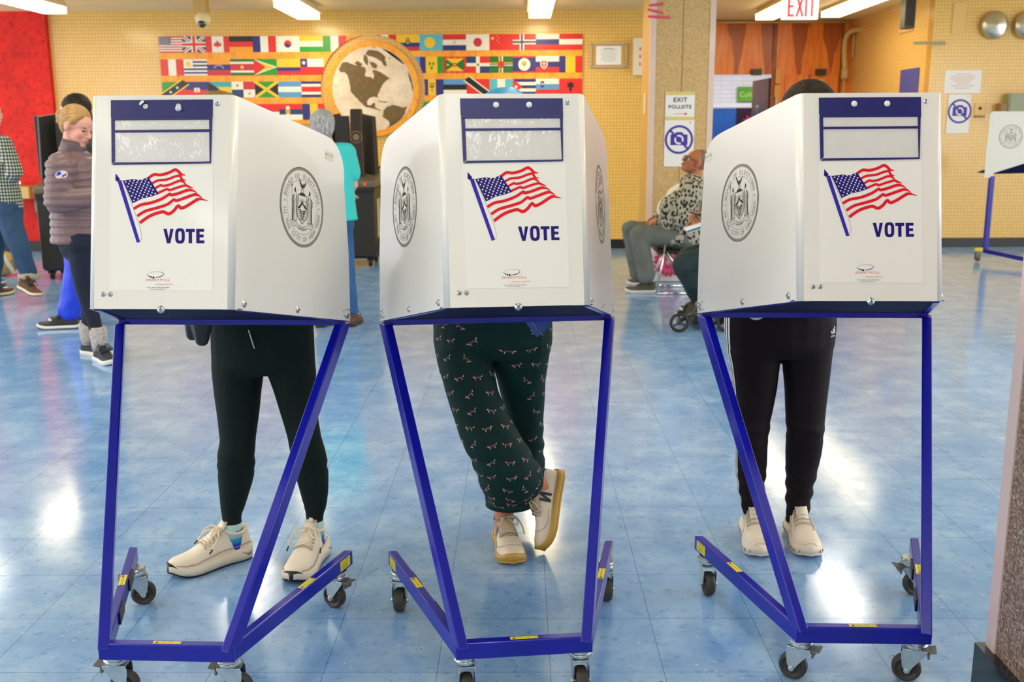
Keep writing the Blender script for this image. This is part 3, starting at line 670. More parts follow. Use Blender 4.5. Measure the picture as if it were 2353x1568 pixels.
# the left booth's snap buttons hang open
for cx,ang in ((341,2.3),(592,-.9)):
    pass
for ch in list(BPOS[0][3].children):
    if ch.name.startswith('privacy_screen'):
        for pk in ch.children:
            if pk.name.startswith('document_pocket'):
                sn=[q for q in pk.children if q.name.startswith('snap_button')]
                for q,(cx,sx,sy) in zip(sn,((341,-1,1.0),(592,.25,-1.0))):
                    w=MB(); X=PF@Matrix.Translation((*g(cx,100),.0022)); w.lathe([(0,0),(.0062,0),(.0066,.002),(.0056,.004),(.0040,.0042),(.0036,.0015),(0,.0015)],X,20)
                    Y_=X@Matrix.Translation((sx*.0066,sy*.0062,.006))@Matrix.Rotation(rad(58),4,V((-sy,sx,0))); w.lathe([(0,0),(.0072,0),(.0078,.0015),(.0070,.004),(.004,.0055),(0,.006)],Y_,20)
                    t2=w.build('snap_button',M('white_plastic_snap'),None); q.data=t2.data; bpy.data.objects.remove(t2)
        break
# faded maker stickers high on two outer wings
for bi,sg in ((0,1),(2,-1)):
    for ch in BPOS[bi][3].children:
        if ch.name.startswith('privacy_screen'):
            w=MB(); X=artframe(sg,.505 if sg<0 else .452,.475,.0005); w.mi=0; w.flat2([(-.022,-.012),(.022,-.012),(.022,.014),(-.022,.014)],X); w.mi=1; w.text('NEW YORK',.0085,X,.0002); w.build('faded_sticker',[M('yellowed_film',(224,220,204),.4),M('faded_grey_ink',(150,140,122),.5)],ch,auto='keep')
# ================================================================== people
SKIN=M('light_skin',(226,168,140),.5,var=.05,vs=8); SKINR=M('ruddy_skin',(206,128,100),.5,var=.06,vs=8); SKINB=M('brown_skin',(176,104,66),.5,var=.06,vs=8)
def hair_radial(name,c1,c2,ctr):
    t=NT(name); gd=t.n('ShaderNodeTexGradient',gradient_type='RADIAL'); t.l(t.coord(loc=(-ctr.x,-ctr.y,-ctr.z)),gd.inputs[0]); n1=t.n('ShaderNodeTexNoise',noise_dimensions='1D'); n1.inputs['Scale'].default_value=95; n1.inputs['Detail'].default_value=4; t.l(gd.outputs[1],n1.inputs['W']); w2=t.noise(t.coord(),14,2)
    v=t.math('ADD',t.math('MULTIPLY',n1.outputs[0],.8),t.math('MULTIPLY',w2,.2)); t.base(t.ramp(v,[(.36,c1),(.64,c2)])); t.set(Roughness=.55); t.b.inputs['Specular IOR Level'].default_value=.15; t.bump(v,.8,.006); return t.m
def hair_mat(name,c1,c2,sc=(60,60,4)):
    if name in _mc: return _mc[name]
    t=NT(name); n=t.noise(t.coord(sc),2.2,3,.6); t.base(t.ramp(n,[(.35,c1),(.65,c2)])); t.set(Roughness=.58); t.b.inputs['Specular IOR Level'].default_value=.3; t.bump(n,.5,.004); _mc[name]=t.m; return t.m
def head(mb,Mh,s=1.0):
    X=mb.X; mb.X=X@Mh@Matrix.Scale(s,4)
    mb.ell((-.012,0,.03),(.095,.076,.085)); mb.ell((.035,0,-.035),(.055,.056,.072)); mb.ell((.066,0,-.088),(.022,.026,.020))
    for y in (-1,1):
        mb.cap((-.005,y*.048,-.045),(.058,y*.014,-.092),.019,.015); mb.ell((.062,y*.034,-.022),(.026,.024,.028)); mb.ell((-.005,y*.077,-.006),(.017,.008,.030)); mb.ell((.099,y*.010,-.032),(.010,.008,.007))
    mb.ell((.042,0,.03),(.048,.062,.052)); mb.cap((.082,-.030,.014),(.082,.030,.014),.010)
    mb.cap((.088,0,.008),(.109,0,-.028),.007,.011); mb.ell((.090,0,-.054),(.013,.022,.006)); mb.ell((.088,0,-.066),(.013,.019,.007))
    mb.X=X
def face_parts(root,body,Mh,s=1.0,loc=V(),eye=(60,40,30),brow=(70,48,30),closed=False,lip=(176,84,80)):
    X=Matrix.Translation(-loc)@Mh@Matrix.Scale(s,4)
    for y in (-1,1):
        w=MB(X); w.mi=0; w.ell((.0785,y*.031,-.001),(.012,.014,.008 if not closed else .003),None,12,8); w.mi=1
        if not closed: w.ell((.0875,y*.031,-.001),(.004,.0055,.0055),None,10,6)
        w.build('eye',[M('eye_white',(225,220,215),.2) if not closed else M('closed_lash',(60,40,34),.6),M('eye_iris',eye,.2)],body)
        w=MB(X); w.tube([(.086,y*.018,.017),(.089,y*.032,.022),(.080,y*.047,.017)],[.003,.0035,.002],6); w.build('eyebrow',M('brow_hair_%d_%d_%d'%brow,brow,.7),body)
    w=MB(X); w.ell((.0945,0,-.0545),(.010,.019,.0042),None,12,8); w.ell((.0925,0,-.0635),(.010,.016,.005),None,12,8); w.build('lips',M('lips_%d'%lip[0],lip,.45),body)
def hand(mb,o,x,z,side=1,curl=.35,s=1.0):
    """palm and five fingers; o wrist, x towards the fingertips, z back of the hand, side +1 puts the thumb on +y"""
    X=mb.X; mb.X=X@frame(o,x,z)@Matrix.Scale(s,4)
    base=[(-.030,.080,.052),(-.010,.088,.064),(.011,.090,.070),(.031,.086,.062)]
    for y,bx,L in base:
        y*=side; mb.cap((.004,y*.7,0),(bx,y,0),.0125,.0105)
        p=V((bx,y,0)); a=0
        for k,f in enumerate((.45,.32,.25)):
            a-=curl*(1.0,1.2,.8)[k]; q=p+V((math.cos(a),0,math.sin(a)))*L*f*1.15; mb.cap(p,q,.0088-.0006*k,.0082-.0006*k,10); p=q
    p=V((.018,.026*side,-.004))
    for d,r in ((V((.030,.024*side,-.010)),.0115),(V((.026,.010*side,-.010)),.010),(V((.020,.002*side,-.008)),.0088)): q=p+d; mb.cap(p,q,r,r*.92,10); p=q
    mb.X=X
def arm(mb,sh,el,wr,r=(.045,.036,.026)): mb.cap(sh,el,r[0],r[1]); mb.cap(el,wr,r[1],r[2])
def body(root,loc,D,skin,voxel=.006,smooth=3,bare=()):
    """the whole figure as one skin: head, neck, trunk, arms with hands, legs"""
    mb=MB(Matrix.Translation(-loc)); fw=D['fwd']; head(mb,D['head'],D.get('hs',1)); hc=D['head'].translation
    mb.cap(D['head']@V((-.02,0,-.05)),D['neck'],.050,.056); pel,ch=D['pel'],D['chest']
    mb.cap(pel,(pel+ch)/2,.125,.115,16,.7,fw); mb.cap((pel+ch)/2,ch,.115,.14,16,.68,fw); mb.cap(D['shL'],D['shR'],.05,.05); mb.cap(ch,D['neck'],.08,.055)
    for s in 'LR':
        arm(mb,D['sh'+s],D['el'+s],D['wr'+s]); h=D['hand'+s]; hand(mb,D['wr'+s],h[0],h[1],h[2],h[3] if len(h)>3 else .4)
        lr=D.get('leg',(.075,.05,.035)); mb.cap(D['hip'+s],D['kn'+s],lr[0],lr[1]); mb.cap(D['kn'+s],D['an'+s],lr[1],lr[2])
    return organic(mb,'body',skin,root,voxel,smooth)
def folds(amp,sc,scz,seed=0,amp2=0,bands=None):
    def fn(co,n):
        q=V((co.x*sc,co.y*sc,co.z*scz+seed)); k=noise.noise(q)+.5*noise.noise(q*2.1)
        d=amp*k
        if bands:
            for z,w,a,f in bands:
                t=(co.z-z)/w
                if abs(t)<1: d+=a*math.sin((co.z-z)*f+3*noise.noise(V((co.x*9,co.y*9,seed))))*(1-t*t)
        return co+n*d
    return fn
# ------------------------------------------------------------------ shoes
SHX=[0,.025,.08,.16,.25,.34,.44,.56,.70,.82,.91,.97,1.0]
SHW=[.018,.028,.033,.0345,.034,.034,.037,.043,.048,.046,.038,.024,.006]
SHH=[.060,.076,.080,.072,.078,.084,.074,.057,.042,.036,.030,.021,.010]
def tab(T,x):
    for i in range(len(SHX)-1):
        if x<=SHX[i+1]: t=(x-SHX[i])/(SHX[i+1]-SHX[i]); return lerp(T[i],T[i+1],t)
    return T[-1]
def make_shoe(parent,Mx,style,mats,L=.285,label=None,side=1,lace=True,detail=True):
    """mats: upper, midsole, outsole, lace, accent. Mx places heel bottom centre, x to the toe"""
    up,mid,out,lac,acc=mats; st={'runner':(.040,.014,.016),'court':(.024,.006,.004),'cloud':(.036,.012,.010),'plain':(.022,.006,.008)}[style]
    zs0,toe,flare=st; ws=1.0
    def spring(x): return .016*max(0,(x-.72)/.28)**2*(1.3 if style=='runner' else 1)+ (.006*max(0,(.10-x)/.1)**2 if style!='court' else 0)
    def zs(x): return zs0*(1.0-(.30 if style in('runner','cloud') else .0)*max(0,(x-.55)/.45))+spring(x)
    def S(x,a,off=0):
        w,h=tab(SHW,x)*ws,tab(SHH,x); ca,sa=math.cos(a),math.sin(a); narrow=1-.35*max(0,sa)*max(0,1-x/.5)
        return V((x*L,(w*narrow+off)*math.copysign(abs(ca)**.75,ca),zs(x)-.004+(h+off)*abs(sa)**.85*(1)))
    mb=MB(Mx); xs=[0,.012,.03,.06,.10,.15,.20,.26,.32,.38,.44,.5,.56,.63,.7,.76,.82,.87,.91,.945,.97,.988,1.0]; R=[]
    for x in xs: R.append([S(x,PI*k/14) for k in range(15)])
    mb.rings(R,True,True); sh=mb.build('shoe',up,parent); 
    if label: sh['label']=label
    # midsole and outsole
    def outline(x,z,k=1.0,o=.005): w=(tab(SHW,x)*1.0+o)*k; return w
    mb=MB(Mx); R=[]; n=len(xs)
    for i,x in enumerate(xs):
        w=outline(x,0,1 if 0<i<n-1 else .7)+flare*.3*math.exp(-((x-.0)/.25)**2); xx=x*L+(-.006 if i==0 else .006 if i==n-1 else 0); zt=zs(x)+(.006 if style!='court' else .004)+(.010*math.exp(-(x/.12)**2) if style=='runner' else 0)+(.008*math.exp(-((1-x)/.06)**2) if style=='court' else 0); zb=spring(x)+.006
        wave=.0035*math.sin(x*34) if style=='runner' else 0
        R.append([V((xx,-w,zb)),V((xx,-w-.001,(zb+zt)/2+wave)),V((xx,-w+.002,zt)),V((xx,w-.002,zt)),V((xx,w+.001,(zb+zt)/2+wave)),V((xx,w,zb))])
    mb.rings(R,True,True,True); so=mb.build('midsole',mid,sh,bevel=0)
    if style=='cloud':
        w=MB(Mx)
        for sd in (-1,1):
            for i in range(11):
                x=.03+i*.092; ww=outline(x,0)+.002+flare*.3*math.exp(-(x/.25)**2); w.lathe([(0,0),(.0052,0),(.0052,.0014),(0,.0014)],frame((x*L,sd*(ww-.0005),(zs(x)+spring(x))/2+.002),(1,0,0),(0,sd,0)),10,False)
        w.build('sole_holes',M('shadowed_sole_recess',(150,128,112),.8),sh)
    mb=MB(Mx); R=[]
    for i,x in enumerate(xs):
        w=outline(x,0,1 if 0<i<n-1 else .7)+.0005+flare*.25*math.exp(-(x/.25)**2); xx=x*L+(-.0065 if i==0 else .0065 if i==n-1 else 0); zb=spring(x); hi=zb+.007+((.030*max(0,(x-.84)/.16)**1.2) if style=='runner' else 0)
        R.append([V((xx,-w,hi)),V((xx,-w+.002,zb)),V((xx,w-.002,zb)),V((xx,w,hi))])
    mb.rings(R,True,True,True); mb.build('outsole',out,sh)
    # collar, tongue
    cz=zs(.1)+.074; mb=MB(Mx); pts=[V((L*(.17+.155*math.cos(a)),.031*math.sin(a),cz+.006*math.cos(2*a)-.004+ .004*math.cos(a))) for a in [2*PI*k/20 for k in range(21)]]
    mb.tube(pts,.0065,8,1.0,(0,0,1),False); mb.build('collar',acc if style=='court' else up,sh)
    mb=MB(Mx); mb.rings([[V((x,y*k,z)) for y,z in ((-.019,z0-.003),(.019,z0-.003),(.020,z0+.002),(0,z0+.006),(-.020,z0+.002))] for x,z0,k in ((.55*L,zs(.5)+.055,1.0),(.42*L,zs(.4)+.078,1.05),(.33*L,zs(.3)+.090,1.1),(.285*L,zs(.3)+.108,1.0))],True,True,True); tg=mb.build('tongue',M('worn_beige_tongue',(202,182,146),.7) if style=='court' else up,sh)
    if style=='runner': w=MB(Mx); w.tube([(.30*L,0,zs(.3)+.098),(.275*L,0,zs(.3)+.125),(.262*L,0,zs(.3)+.128),(.268*L,0,zs(.3)+.098)],.008,8,.35,(1,0,0)); w.build('pull_loop',up,sh)
    if lace:
        w=MB(Mx); rows=6 if style!='cloud' else 5; LX=[.36+.24*i/(rows-1) for i in range(rows)]
        for i,x in enumerate(LX):
            for s in (-1,1):
                x2=LX[min(i+1,rows-1)] if style!='cloud' else x; a0,a1=(rad(52),rad(128)) if s>0 else (rad(128),rad(52))
                pts=[S(lerp(x,x2,t),lerp(a0,a1,t),.0035+.004*math.sin(PI*t)) for t in (0,.25,.5,.75,1)]; w.tube(pts,.0028,6,.7)
        if style!='cloud':
            for s in (-1,1):     # bow
                c=S(.37,PI/2,.012); lp=[c,c+V((.016,s*.024,.006)),c+V((.036,s*.036,-.008)),c+V((.044,s*.028,-.014)),c+V((.026,s*.014,-.004)),c]; w.tube(cr(lp,4),.0026,6)
                e=cr([c,c+V((.012,s*.030,.004)),c+V((.030,s*.050,-.020)),c+V((.052,s*.056,-.046))],4); w.tube(e,.0026,6)
        w.build('laces',lac,sh)
        if style=='runner':
            w=MB(Mx)
            for s in (-1,1): c=S(.37,PI/2,.012); w.cyl(c+V((.052,s*.056,-.046)),c+V((.064,s*.058,-.058)),.0026,6)
            w.build('lace_tips',BLK,sh)
    def patch(w,poly,sd,off=.0022,nsub=4):
        q=[]; m=len(poly)
        for i in range(m):
            a=poly[i]; b=poly[(i+1)%m]
            for k in range(nsub): t=k/nsub; q.append((lerp(a[0],b[0],t),lerp(a[1],b[1],t)))
        w.poly([w_ for w_ in [S(x,(a if sd>0 else PI-a),off) for x,a in q]])
    if detail and style=='court':
        w=MB(Mx)
        for sd in (-1,1):
            for p in ([(.30,.16),(.335,.16),(.335,.72),(.30,.72)],[(.30,.72),(.335,.72),(.415,.16),(.38,.16)],[(.38,.16),(.415,.16),(.415,.72),(.38,.72)]): patch(w,p,sd,.003)
        w.build('letter_n_logo',M('navy_leather',(30,38,58),.5),sh,auto='keep')
        w=MB(Mx)
        for k in range(10): a0=rad(12+k*6)
        w.rings([[S(x,a,.0015) for x in (.0,.03,.07,.12)] for a in [rad(q) for q in range(40,145,8)]],False,False,True); w.build('heel_patch',M('navy_leather'),sh)
        w=MB(Mx); X=frame((.335*L,0,zs(.3)+.100),(0,1,0),y=(-.35,0,1)); w.mi=0; w.flat2([(-.012,-.007),(.012,-.007),(.012,.007),(-.012,.007)],X,.0035); w.mi=1; w.text('NB',.012,X@Matrix.Translation((0,-.004,0)),.0040); w.build('tongue_label',[BLK,INKW],sh,auto='keep')
        w=MB(Mx)    # stitched toe cap and eyestay seams
        for sd in (-1,1):
            for line in ([(.62,rad(90)),(.61,rad(70)),(.58,rad(52)),(.50,rad(46)),(.40,rad(44)),(.34,rad(42))],[(.80,rad(90)),(.79,rad(60)),(.74,rad(35)),(.66,rad(18)),(.5,rad(14))]):
                w.tube([S(x,a if sd>0 else PI-a,.0012) for x,a in line],.0011,5)
        w.build('seams',M('grey_stitching',(150,140,128),.7),sh)
    if detail and style=='runner':
        w=MB(Mx)
        for sd in (-1,1):
            x0=.04*L; y=sd*(outline(.08,0)+flare*.3+.0028); w.poly([V((x0+dx,y,.028+dz)) for dx,dz in ((0,.010),(.002,-.002),(.010,-.008),(.022,.000),(.040,.014),(.020,.002),(.010,-.001),(.005,.002))])
        w.build('swoosh_logo',M('bronze_print',(112,96,84),.4),sh,auto='keep')
        w=MB(Mx)
        for sd in (-1,1): w.tube([S(x,rad(10) if sd>0 else PI-rad(10),.004)+V((0,0,.004)) for x in (.02,.2,.4,.6,.75,.88,.96)],.0014,5)
        w.build('piping',M('tan_piping',(158,138,116),.6),sh)
    if detail and style=='cloud':
        CO=M('cream_rubber_overlay',(220,208,192),.5)
        for sd in (-1,1):
            w=MB(Mx); w.tube([S(x,a if sd>0 else PI-a,.002) for x,a in ((.02,.7),(.15,.75),(.3,.6),(.42,.35),(.5,.15))],.003,6); w.build('heel_overlay',CO,sh)
            w=MB(Mx); w.tube([S(x,a if sd>0 else PI-a,.002) for x,a in ((.34,1.0),(.42,.85),(.5,.75),(.6,.8),(.66,1.0))],.0035,6); w.build('eyestay_overlay',CO,sh)
        w=MB(Mx); w.rings([[S(x,a,.0018) for x in (.86,.90,.94,.97)] for a in [rad(q) for q in range(35,150,10)]],False,False,True); w.build('toe_overlay',CO,sh)
    return sh
def shoeM(loc,heel,toe,roll=0):
    """heel and toe contact points on the floor in world space"""
    x=(V(toe)-V(heel)); return Matrix.Translation(-loc)@frame(heel,x,(0,0,1))
# ------------------------------------------------------------------ trousers from measured outlines
def leg_rings(stations,depth=1.0,seg=20,loc=V()):
    """stations: (x left, x right, y, Y) read off the photograph"""
    R=[]; C=[]
    for s in stations:
        xl,xr,y,Y=s[:4]; a=P(xl,y,Y=Y)-loc; b=P(xr,y,Y=Y)-loc; c=(a+b)/2; rx=(b-a).length/2; ry=rx*(s[4] if len(s)>4 else depth); C.append((c,rx,ry))
    return C
def loft(mb,C,seg=20):
    # resample
    D=[]
    for i in range(len(C)-1):
        n=3
        for k in range(n): t=k/n; D.append((C[i][0].lerp(C[i+1][0],t),lerp(C[i][1],C[i+1][1],t),lerp(C[i][2],C[i+1][2],t)))
    D.append(C[-1]); mb.rings([[c+V((rx*math.cos(2*PI*k/seg),ry*math.sin(2*PI*k/seg),0)) for k in range(seg)] for c,rx,ry in D])
    return D
KN=M('black_green_jersey',(17,30,28),.85,bump=.35,bs=420,bd=.001,spec=.2)
def tray_pt(i,x,y,dz=.0):
    """a point on the writing tray of booth i, booth-local x and y"""
    bx,by,t,o=BPOS[i]; z=1.0245-.2377*(y-.133)+dz; return V((bx+math.cos(t)*x-math.sin(t)*y,by+math.sin(t)*x+math.cos(t)*y,z))
def hems(w,Cs):
    """straight hems at the trouser ends"""
    w.mi=0
    for C,k in Cs:
        c,rx,ry=C[-1]; c0,rx0,ry0=C[-2]; w.rings([[cc+V((a*1.015*math.cos(2*PI*j/28),b*1.015*math.sin(2*PI*j/28),0)) for j in range(28)] for cc,a,b in ((c0.lerp(c,.35),lerp(rx0,rx,.35),lerp(ry0,ry,.35)),(c,rx,ry),(c+(c-c0).normalized()*k,rx*1.01,ry*1.01))],True,True,True)
def voter(i,label,loc,Yh,waist,headpx,Yhead,shoulder_w,stL,stR,hipst,tmat,torso_mats,skin,hairm,feet,fn,extra=None,hood=False,voxel=.007,tname='trousers'):
    root=thing('person',label,'person',loc); T=Matrix.Translation(-loc)
    hipc=P(waist[0],waist[1],Y=Yh); fwd=V((0,-1,0)); htop=P(headpx[0],headpx[1],Y=Yhead)
    htop=htop-V((0,0,.050 if hood else .032)); Mh=frame(htop-V((0,-.0,.118)),V((0,-.86,-.50)),(0,-.5,.86)); Mh.translation=htop-Mh.to_3x3()@V((-.01,0,.115))
    nk=Mh@V((-.05,0,-.15)); ch=V((lerp(hipc.x,nk.x,.75),lerp(Yh,nk.y,.65),nk.z-.16)); pel=hipc
    w=shoulder_w/2; D=dict(fwd=fwd,head=Mh,neck=nk,pel=pel,chest=ch,shL=V((nk.x+w,nk.y+.05,nk.z-.07)),shR=V((nk.x-w,nk.y+.05,nk.z-.07)),leg=(.045,.032,.020))
    for s,sg in (('L',1),('R',-1)):
        wr=tray_pt(i,sg*.13,.50,.085); D['wr'+s]=wr; D['el'+s]=V((D['sh'+s].x+sg*.025,wr.y+.17,wr.z+.03)); D['hand'+s]=(V((-sg*.35,-1,.22)),V((0,0,1)),-sg,.16)
    for s,st in (('L',stR),('R',stL)):
        f=lambda q:(P(q[0],q[2],Y=q[3])+P(q[1],q[2],Y=q[3]))/2
        D['hip'+s]=f(st[0]); D['kn'+s]=f(st[len(st)//2]); D['an'+s]=f(st[-1]); D['an'+s]=D['an'+s]+V((0,0,.09)); D['foot'+s]=V((0,-1,0))
    if 'an' in feet: D.update(feet['an'])
    b=body(root,loc,D,skin); face_parts(root,b,Mh,1,loc)
    # trousers
    mb=MB(); loft(mb,leg_rings(hipst,.62,loc=loc)); CL=leg_rings(stL,.98,loc=loc); CRr=leg_rings(stR,.98,loc=loc); loft(mb,CL); loft(mb,CRr)
    tr=organic(mb,tname,tmat,root,voxel,9,fn,(lambda w_,bv:extra(w_,bv,CL,CRr)) if extra else None)
    # top
    mb=MB(T); ww=.165; mb.cap(hipc+V((0,0,.07)),hipc.lerp(ch,.5),ww,ww*.98,18,.68,fwd); mb.cap(hipc.lerp(ch,.5),ch,ww*.98,ww*1.02,18,.68,fwd); mb.cap(D['shL'],D['shR'],.066,.066); mb.cap(ch,nk,.10,.07)
    for s in 'LR': mb.cap(D['sh'+s],D['el'+s],.064,.054); mb.cap(D['el'+s],D['wr'+s].lerp(D['el'+s],.08),.054,.038)
    organic(mb,torso_mats[0],torso_mats[1],root,.010,5,torso_mats[2] if len(torso_mats)>2 else folds(.006,9,5,i))
    # hair or hood
    mb=MB(T@Mh)
    if hood:
        mb.ell((-.03,0,.03),(.115,.098,.105)); mb.cap((-.07,0,-.04),(-.08,0,-.12),.09,.10); mb.cap((.045,-.06,.07),(.045,.06,.07),.028)
        organic(mb,'hood',torso_mats[1],root,.008,4,lambda co,n:co+n*(.010*abs(math.sin(co.y*46+2*noise.noise(co*8)))+.004*noise.noise(co*26)))
    else:
        mb.ell((-.024,0,.042),(.100,.086,.090)); mb.ell((-.055,0,-.02),(.060,.074,.085))
        for y in (-1,1): mb.cap((.0,y*.072,.03),(-.02,y*.076,-.07),.022,.022)
        cc=Mh@V((-.03,0,.10))-loc; hm=hair_radial(hairm[0],hairm[1],hairm[2],cc); organic(mb,'hair',hm,root,.005,2,lambda co,n:co+n*.0035*noise.noise(V((math.atan2(co.y-cc.y,co.x-cc.x)*16,co.z*5,1))))
    return root,D
def ray_on(bv,c,ang,dz=0,off=.0012):
    d=V((math.cos(ang),math.sin(ang),0)); o=c+V((0,0,dz)); h=bv.ray_cast(o+d*.4,-d)
    return (h[0]+h[1]*off) if h[0] else None
def interp(C,s):
    n=len(C)-1; f=max(0,min(.9999,s))*n; i=int(f); t=f-i; return C[i][0].lerp(C[i+1][0],t),lerp(C[i][1],C[i+1][1],t)
# --- voter at the left booth
CREAM=M('cream_knit',(236,222,204),.8,bump=.3,bs=300,bd=.001); CREAM2=M('cream_foam',(232,218,198),.5)
loc=V((-.86,3.22,0))
stL=[(487,600,830,3.24),(488,605,850,3.24),(492,600,900,3.23),(500,594,960,3.21),(506,588,1010,3.19),(500,585,1045,3.18),(501,584,1080,3.20),(503,579,1110,3.22),(506,568,1150,3.24),(508,561,1175,3.25),(510,558,1180,3.25),(511,557,1212,3.25),(511,557,1220,3.25)]
stR=[(606,724,830,3.24),(612,726,850,3.24),(630,727,900,3.23),(648,732,960,3.21),(661,738,1005,3.19),(668,750,1045,3.18),(678,754,1090,3.21),(688,754,1125,3.23),(699,750,1160,3.25),(701,748,1172,3.26),(703,744,1178,3.26),(703,743,1208,3.26),(703,743,1216,3.26)]
hp=[(478,716,640,3.25),(478,718,700,3.24),(482,722,745,3.24),(484,724,790,3.24),(487,725,835,3.24),(497,716,855,3.24,.5)]
fl=folds(.0035,11,4.5,1,bands=[(.36,.06,.0018,120),(.12,.04,.0015,200)])
def joggers(w,bv,CL,CRr):
    hems(w,((CL,.002),(CRr,.002)))
    w.mi=1; c=(CL[0][0]+CRr[0][0])/2
    pts=[]
    for k in range(6):
        h=bv.ray_cast(V((c.x-.012+.003*k,c.y-.5,c.z+.125-.012*k)),V((0,1,0)))
        if h[0]: pts.append(h[0]+V((0,-.003,0)))
    if len(pts)>2: w.tube(pts,.0022,6)
p1,D1=voter(0,'person behind the left booth in black jogger pants and cream running shoes',loc,3.22,(601,690),(487,209),2.93,.36,stL,stR,hp,[KN,M('pale_cord',(190,196,192),.6)],('sweater',M('black_sweater',(26,30,32),.85,bump=.3,bs=90,bd=.002)),SKIN,('honey_blond_hair',(84,56,28),(214,170,104)),{},fl,joggers)
SOCK=[M('sock_pale_mint',(176,212,208),.8),M('sock_turquoise',(20,140,200),.8),M('sock_royal_blue',(16,50,200),.8)]
for an,heel,toe,sd in (((534,1213,3.25),(574,1288),(446,1334),-1),((722,1208,3.26),(738,1285),(690,1352),1)):
    a=P(an[0],an[1],Y=an[2]); H_=P(heel[0],heel[1]+6,Z=0); T_=P(toe[0],toe[1],Z=0); d=(T_-H_).normalized(); H_=a-d*.055; H_.z=0
    make_shoe(p1,shoeM(loc,H_,H_+d),'runner',(CREAM,CREAM2,BLK,M('cream_cord_lace',(234,216,188),.7),CREAM),.285)
    mb=MB(); al=a-loc
    for k,(z0,z1) in enumerate(((-.030,.02),(-.048,-.030),(-.09,-.048))): mb.mi=k; mb.rings([[al+V((.033*math.cos(2*PI*j/20),.036*math.sin(2*PI*j/20),z)) for j in range(20)] for z in (z0,z1)])
    mb.build('sock',SOCK,p1)
# --- voter at the middle booth
GREEN=M('dark_green_flannel',(2,42,40),.75,bump=.25,bs=200,bd=.001,spec=.25,var=.15,vs=6)
loc=V((-.02,3.42,0))
stL=[(996,1128,790,3.40),(1008,1132,850,3.38),(1024,1146,900,3.36),(1040,1168,950,3.34),(1057,1196,1000,3.32),(1080,1226,1050,3.32),(1096,1250,1090,3.33),(1106,1244,1125,3.35),(1114,1230,1142,3.36),(1117,1226,1152,3.36)]
stR=[(1130,1268,770,3.44),(1130,1262,830,3.45),(1146,1256,890,3.47),(1160,1250,950,3.50),(1166,1248,1000,3.54),(1172,1250,1050,3.57),(1180,1254,1085,3.58),(1186,1238,1120,3.58),(1186,1222,1155,3.58)]
hp=[(1000,1262,650,3.42),(994,1268,700,3.42),(993,1270,745,3.42),(995,1270,785,3.42),(1002,1264,815,3.42,.5)]
FOX=[(-1,.15),(-.8,.32),(-.72,.5),(-.62,.35),(-.45,.22),(.2,.25),(.45,.2),(.62,.12),(.5,-.02),(.45,-.2),(.38,-.05),(-.1,-.08),(-.35,-.12),(-.42,-.3),(-.55,-.12),(-.75,.02)]
FOXW=[[(-1.02,.13),(-.78,.08),(-.6,-.1),(-.45,-.42),(-.38,-.4),(-.5,-.08),(-.66,.14),(-.8,.2)],[(.62,.14),(.8,.28),(1.0,.45),(.92,.2),(.72,.06)],[(.38,-.05),(.42,-.38),(.52,-.36),(.5,-.05)]]
def foxes(w,bv,CL,CRr):
    random.seed(12); hems(w,((CL,.012),))
    for C,full in ((CL,1),(CRr,1)):
        L=sum((C[i+1][0]-C[i][0]).length for i in range(len(C)-1)); rows=int(L/.050)
        for r in range(-5 if True else 0,rows):
            s=(r+.5)/rows; c,rad_=interp(C,max(0,s)); 
            if s<0: c=c+V((0,0,-s*L)); rad_=.09
            n=max(5,int(2*PI*rad_/.064))
            for k in range(n):
                Q=[]; a0=2*PI*(k+(.5 if r%2 else 0))/n+random.uniform(-.05,.05); fl_=random.choice((-1,1)); tilt=random.uniform(-.5,.9); sc=.0185; ok=True
                for mi,polys in ((1,[FOX]),(2,FOXW)):
                    for pl in polys:
                        q=[]
                        for x,y in pl:
                            X=(x*math.cos(tilt)-y*math.sin(tilt))*fl_*sc; Yv=(x*math.sin(tilt)+y*math.cos(tilt))*sc; pnt=ray_on(bv,c,a0+X/max(rad_,.04),Yv,.0010 if mi==1 else .0016)
                            if pnt is None: ok=False; break
                            q.append(pnt)
                        if not ok or max((q[i]-q[0]).length for i in range(len(q)))>sc*2.6: ok=False; break
                        Q.append((mi,q))
                if ok:
                    for mi,q in Q: w.mi=mi; w.poly(q)
fl=folds(.007,9,5,5,bands=[(.3,.12,.003,90)])
PUF=M('blue_quilted_nylon',(58,140,190),.35,bump=.3,bs=60,bd=.003)
p2,D2=voter(1,'person behind the middle booth in dark green fox print trousers with crossed feet',loc,3.40,(1130,690),(1160,199),3.02,.38,stL,stR,hp,[GREEN,M('fox_brown_print',(120,66,60),.8),M('fox_white_print',(222,214,200),.8)],('puffer_jacket',PUF,lambda co,n:co+n*(.012*abs(math.sin(co.z*48))+.005*noise.noise(co*20))),SKIN,None,{'an':{'anL':P(1215,1060,Y=3.56),'footL':V((.2,-.1,-1)),'footR':V((.1,-1,0))}},fl,foxes,hood=True)
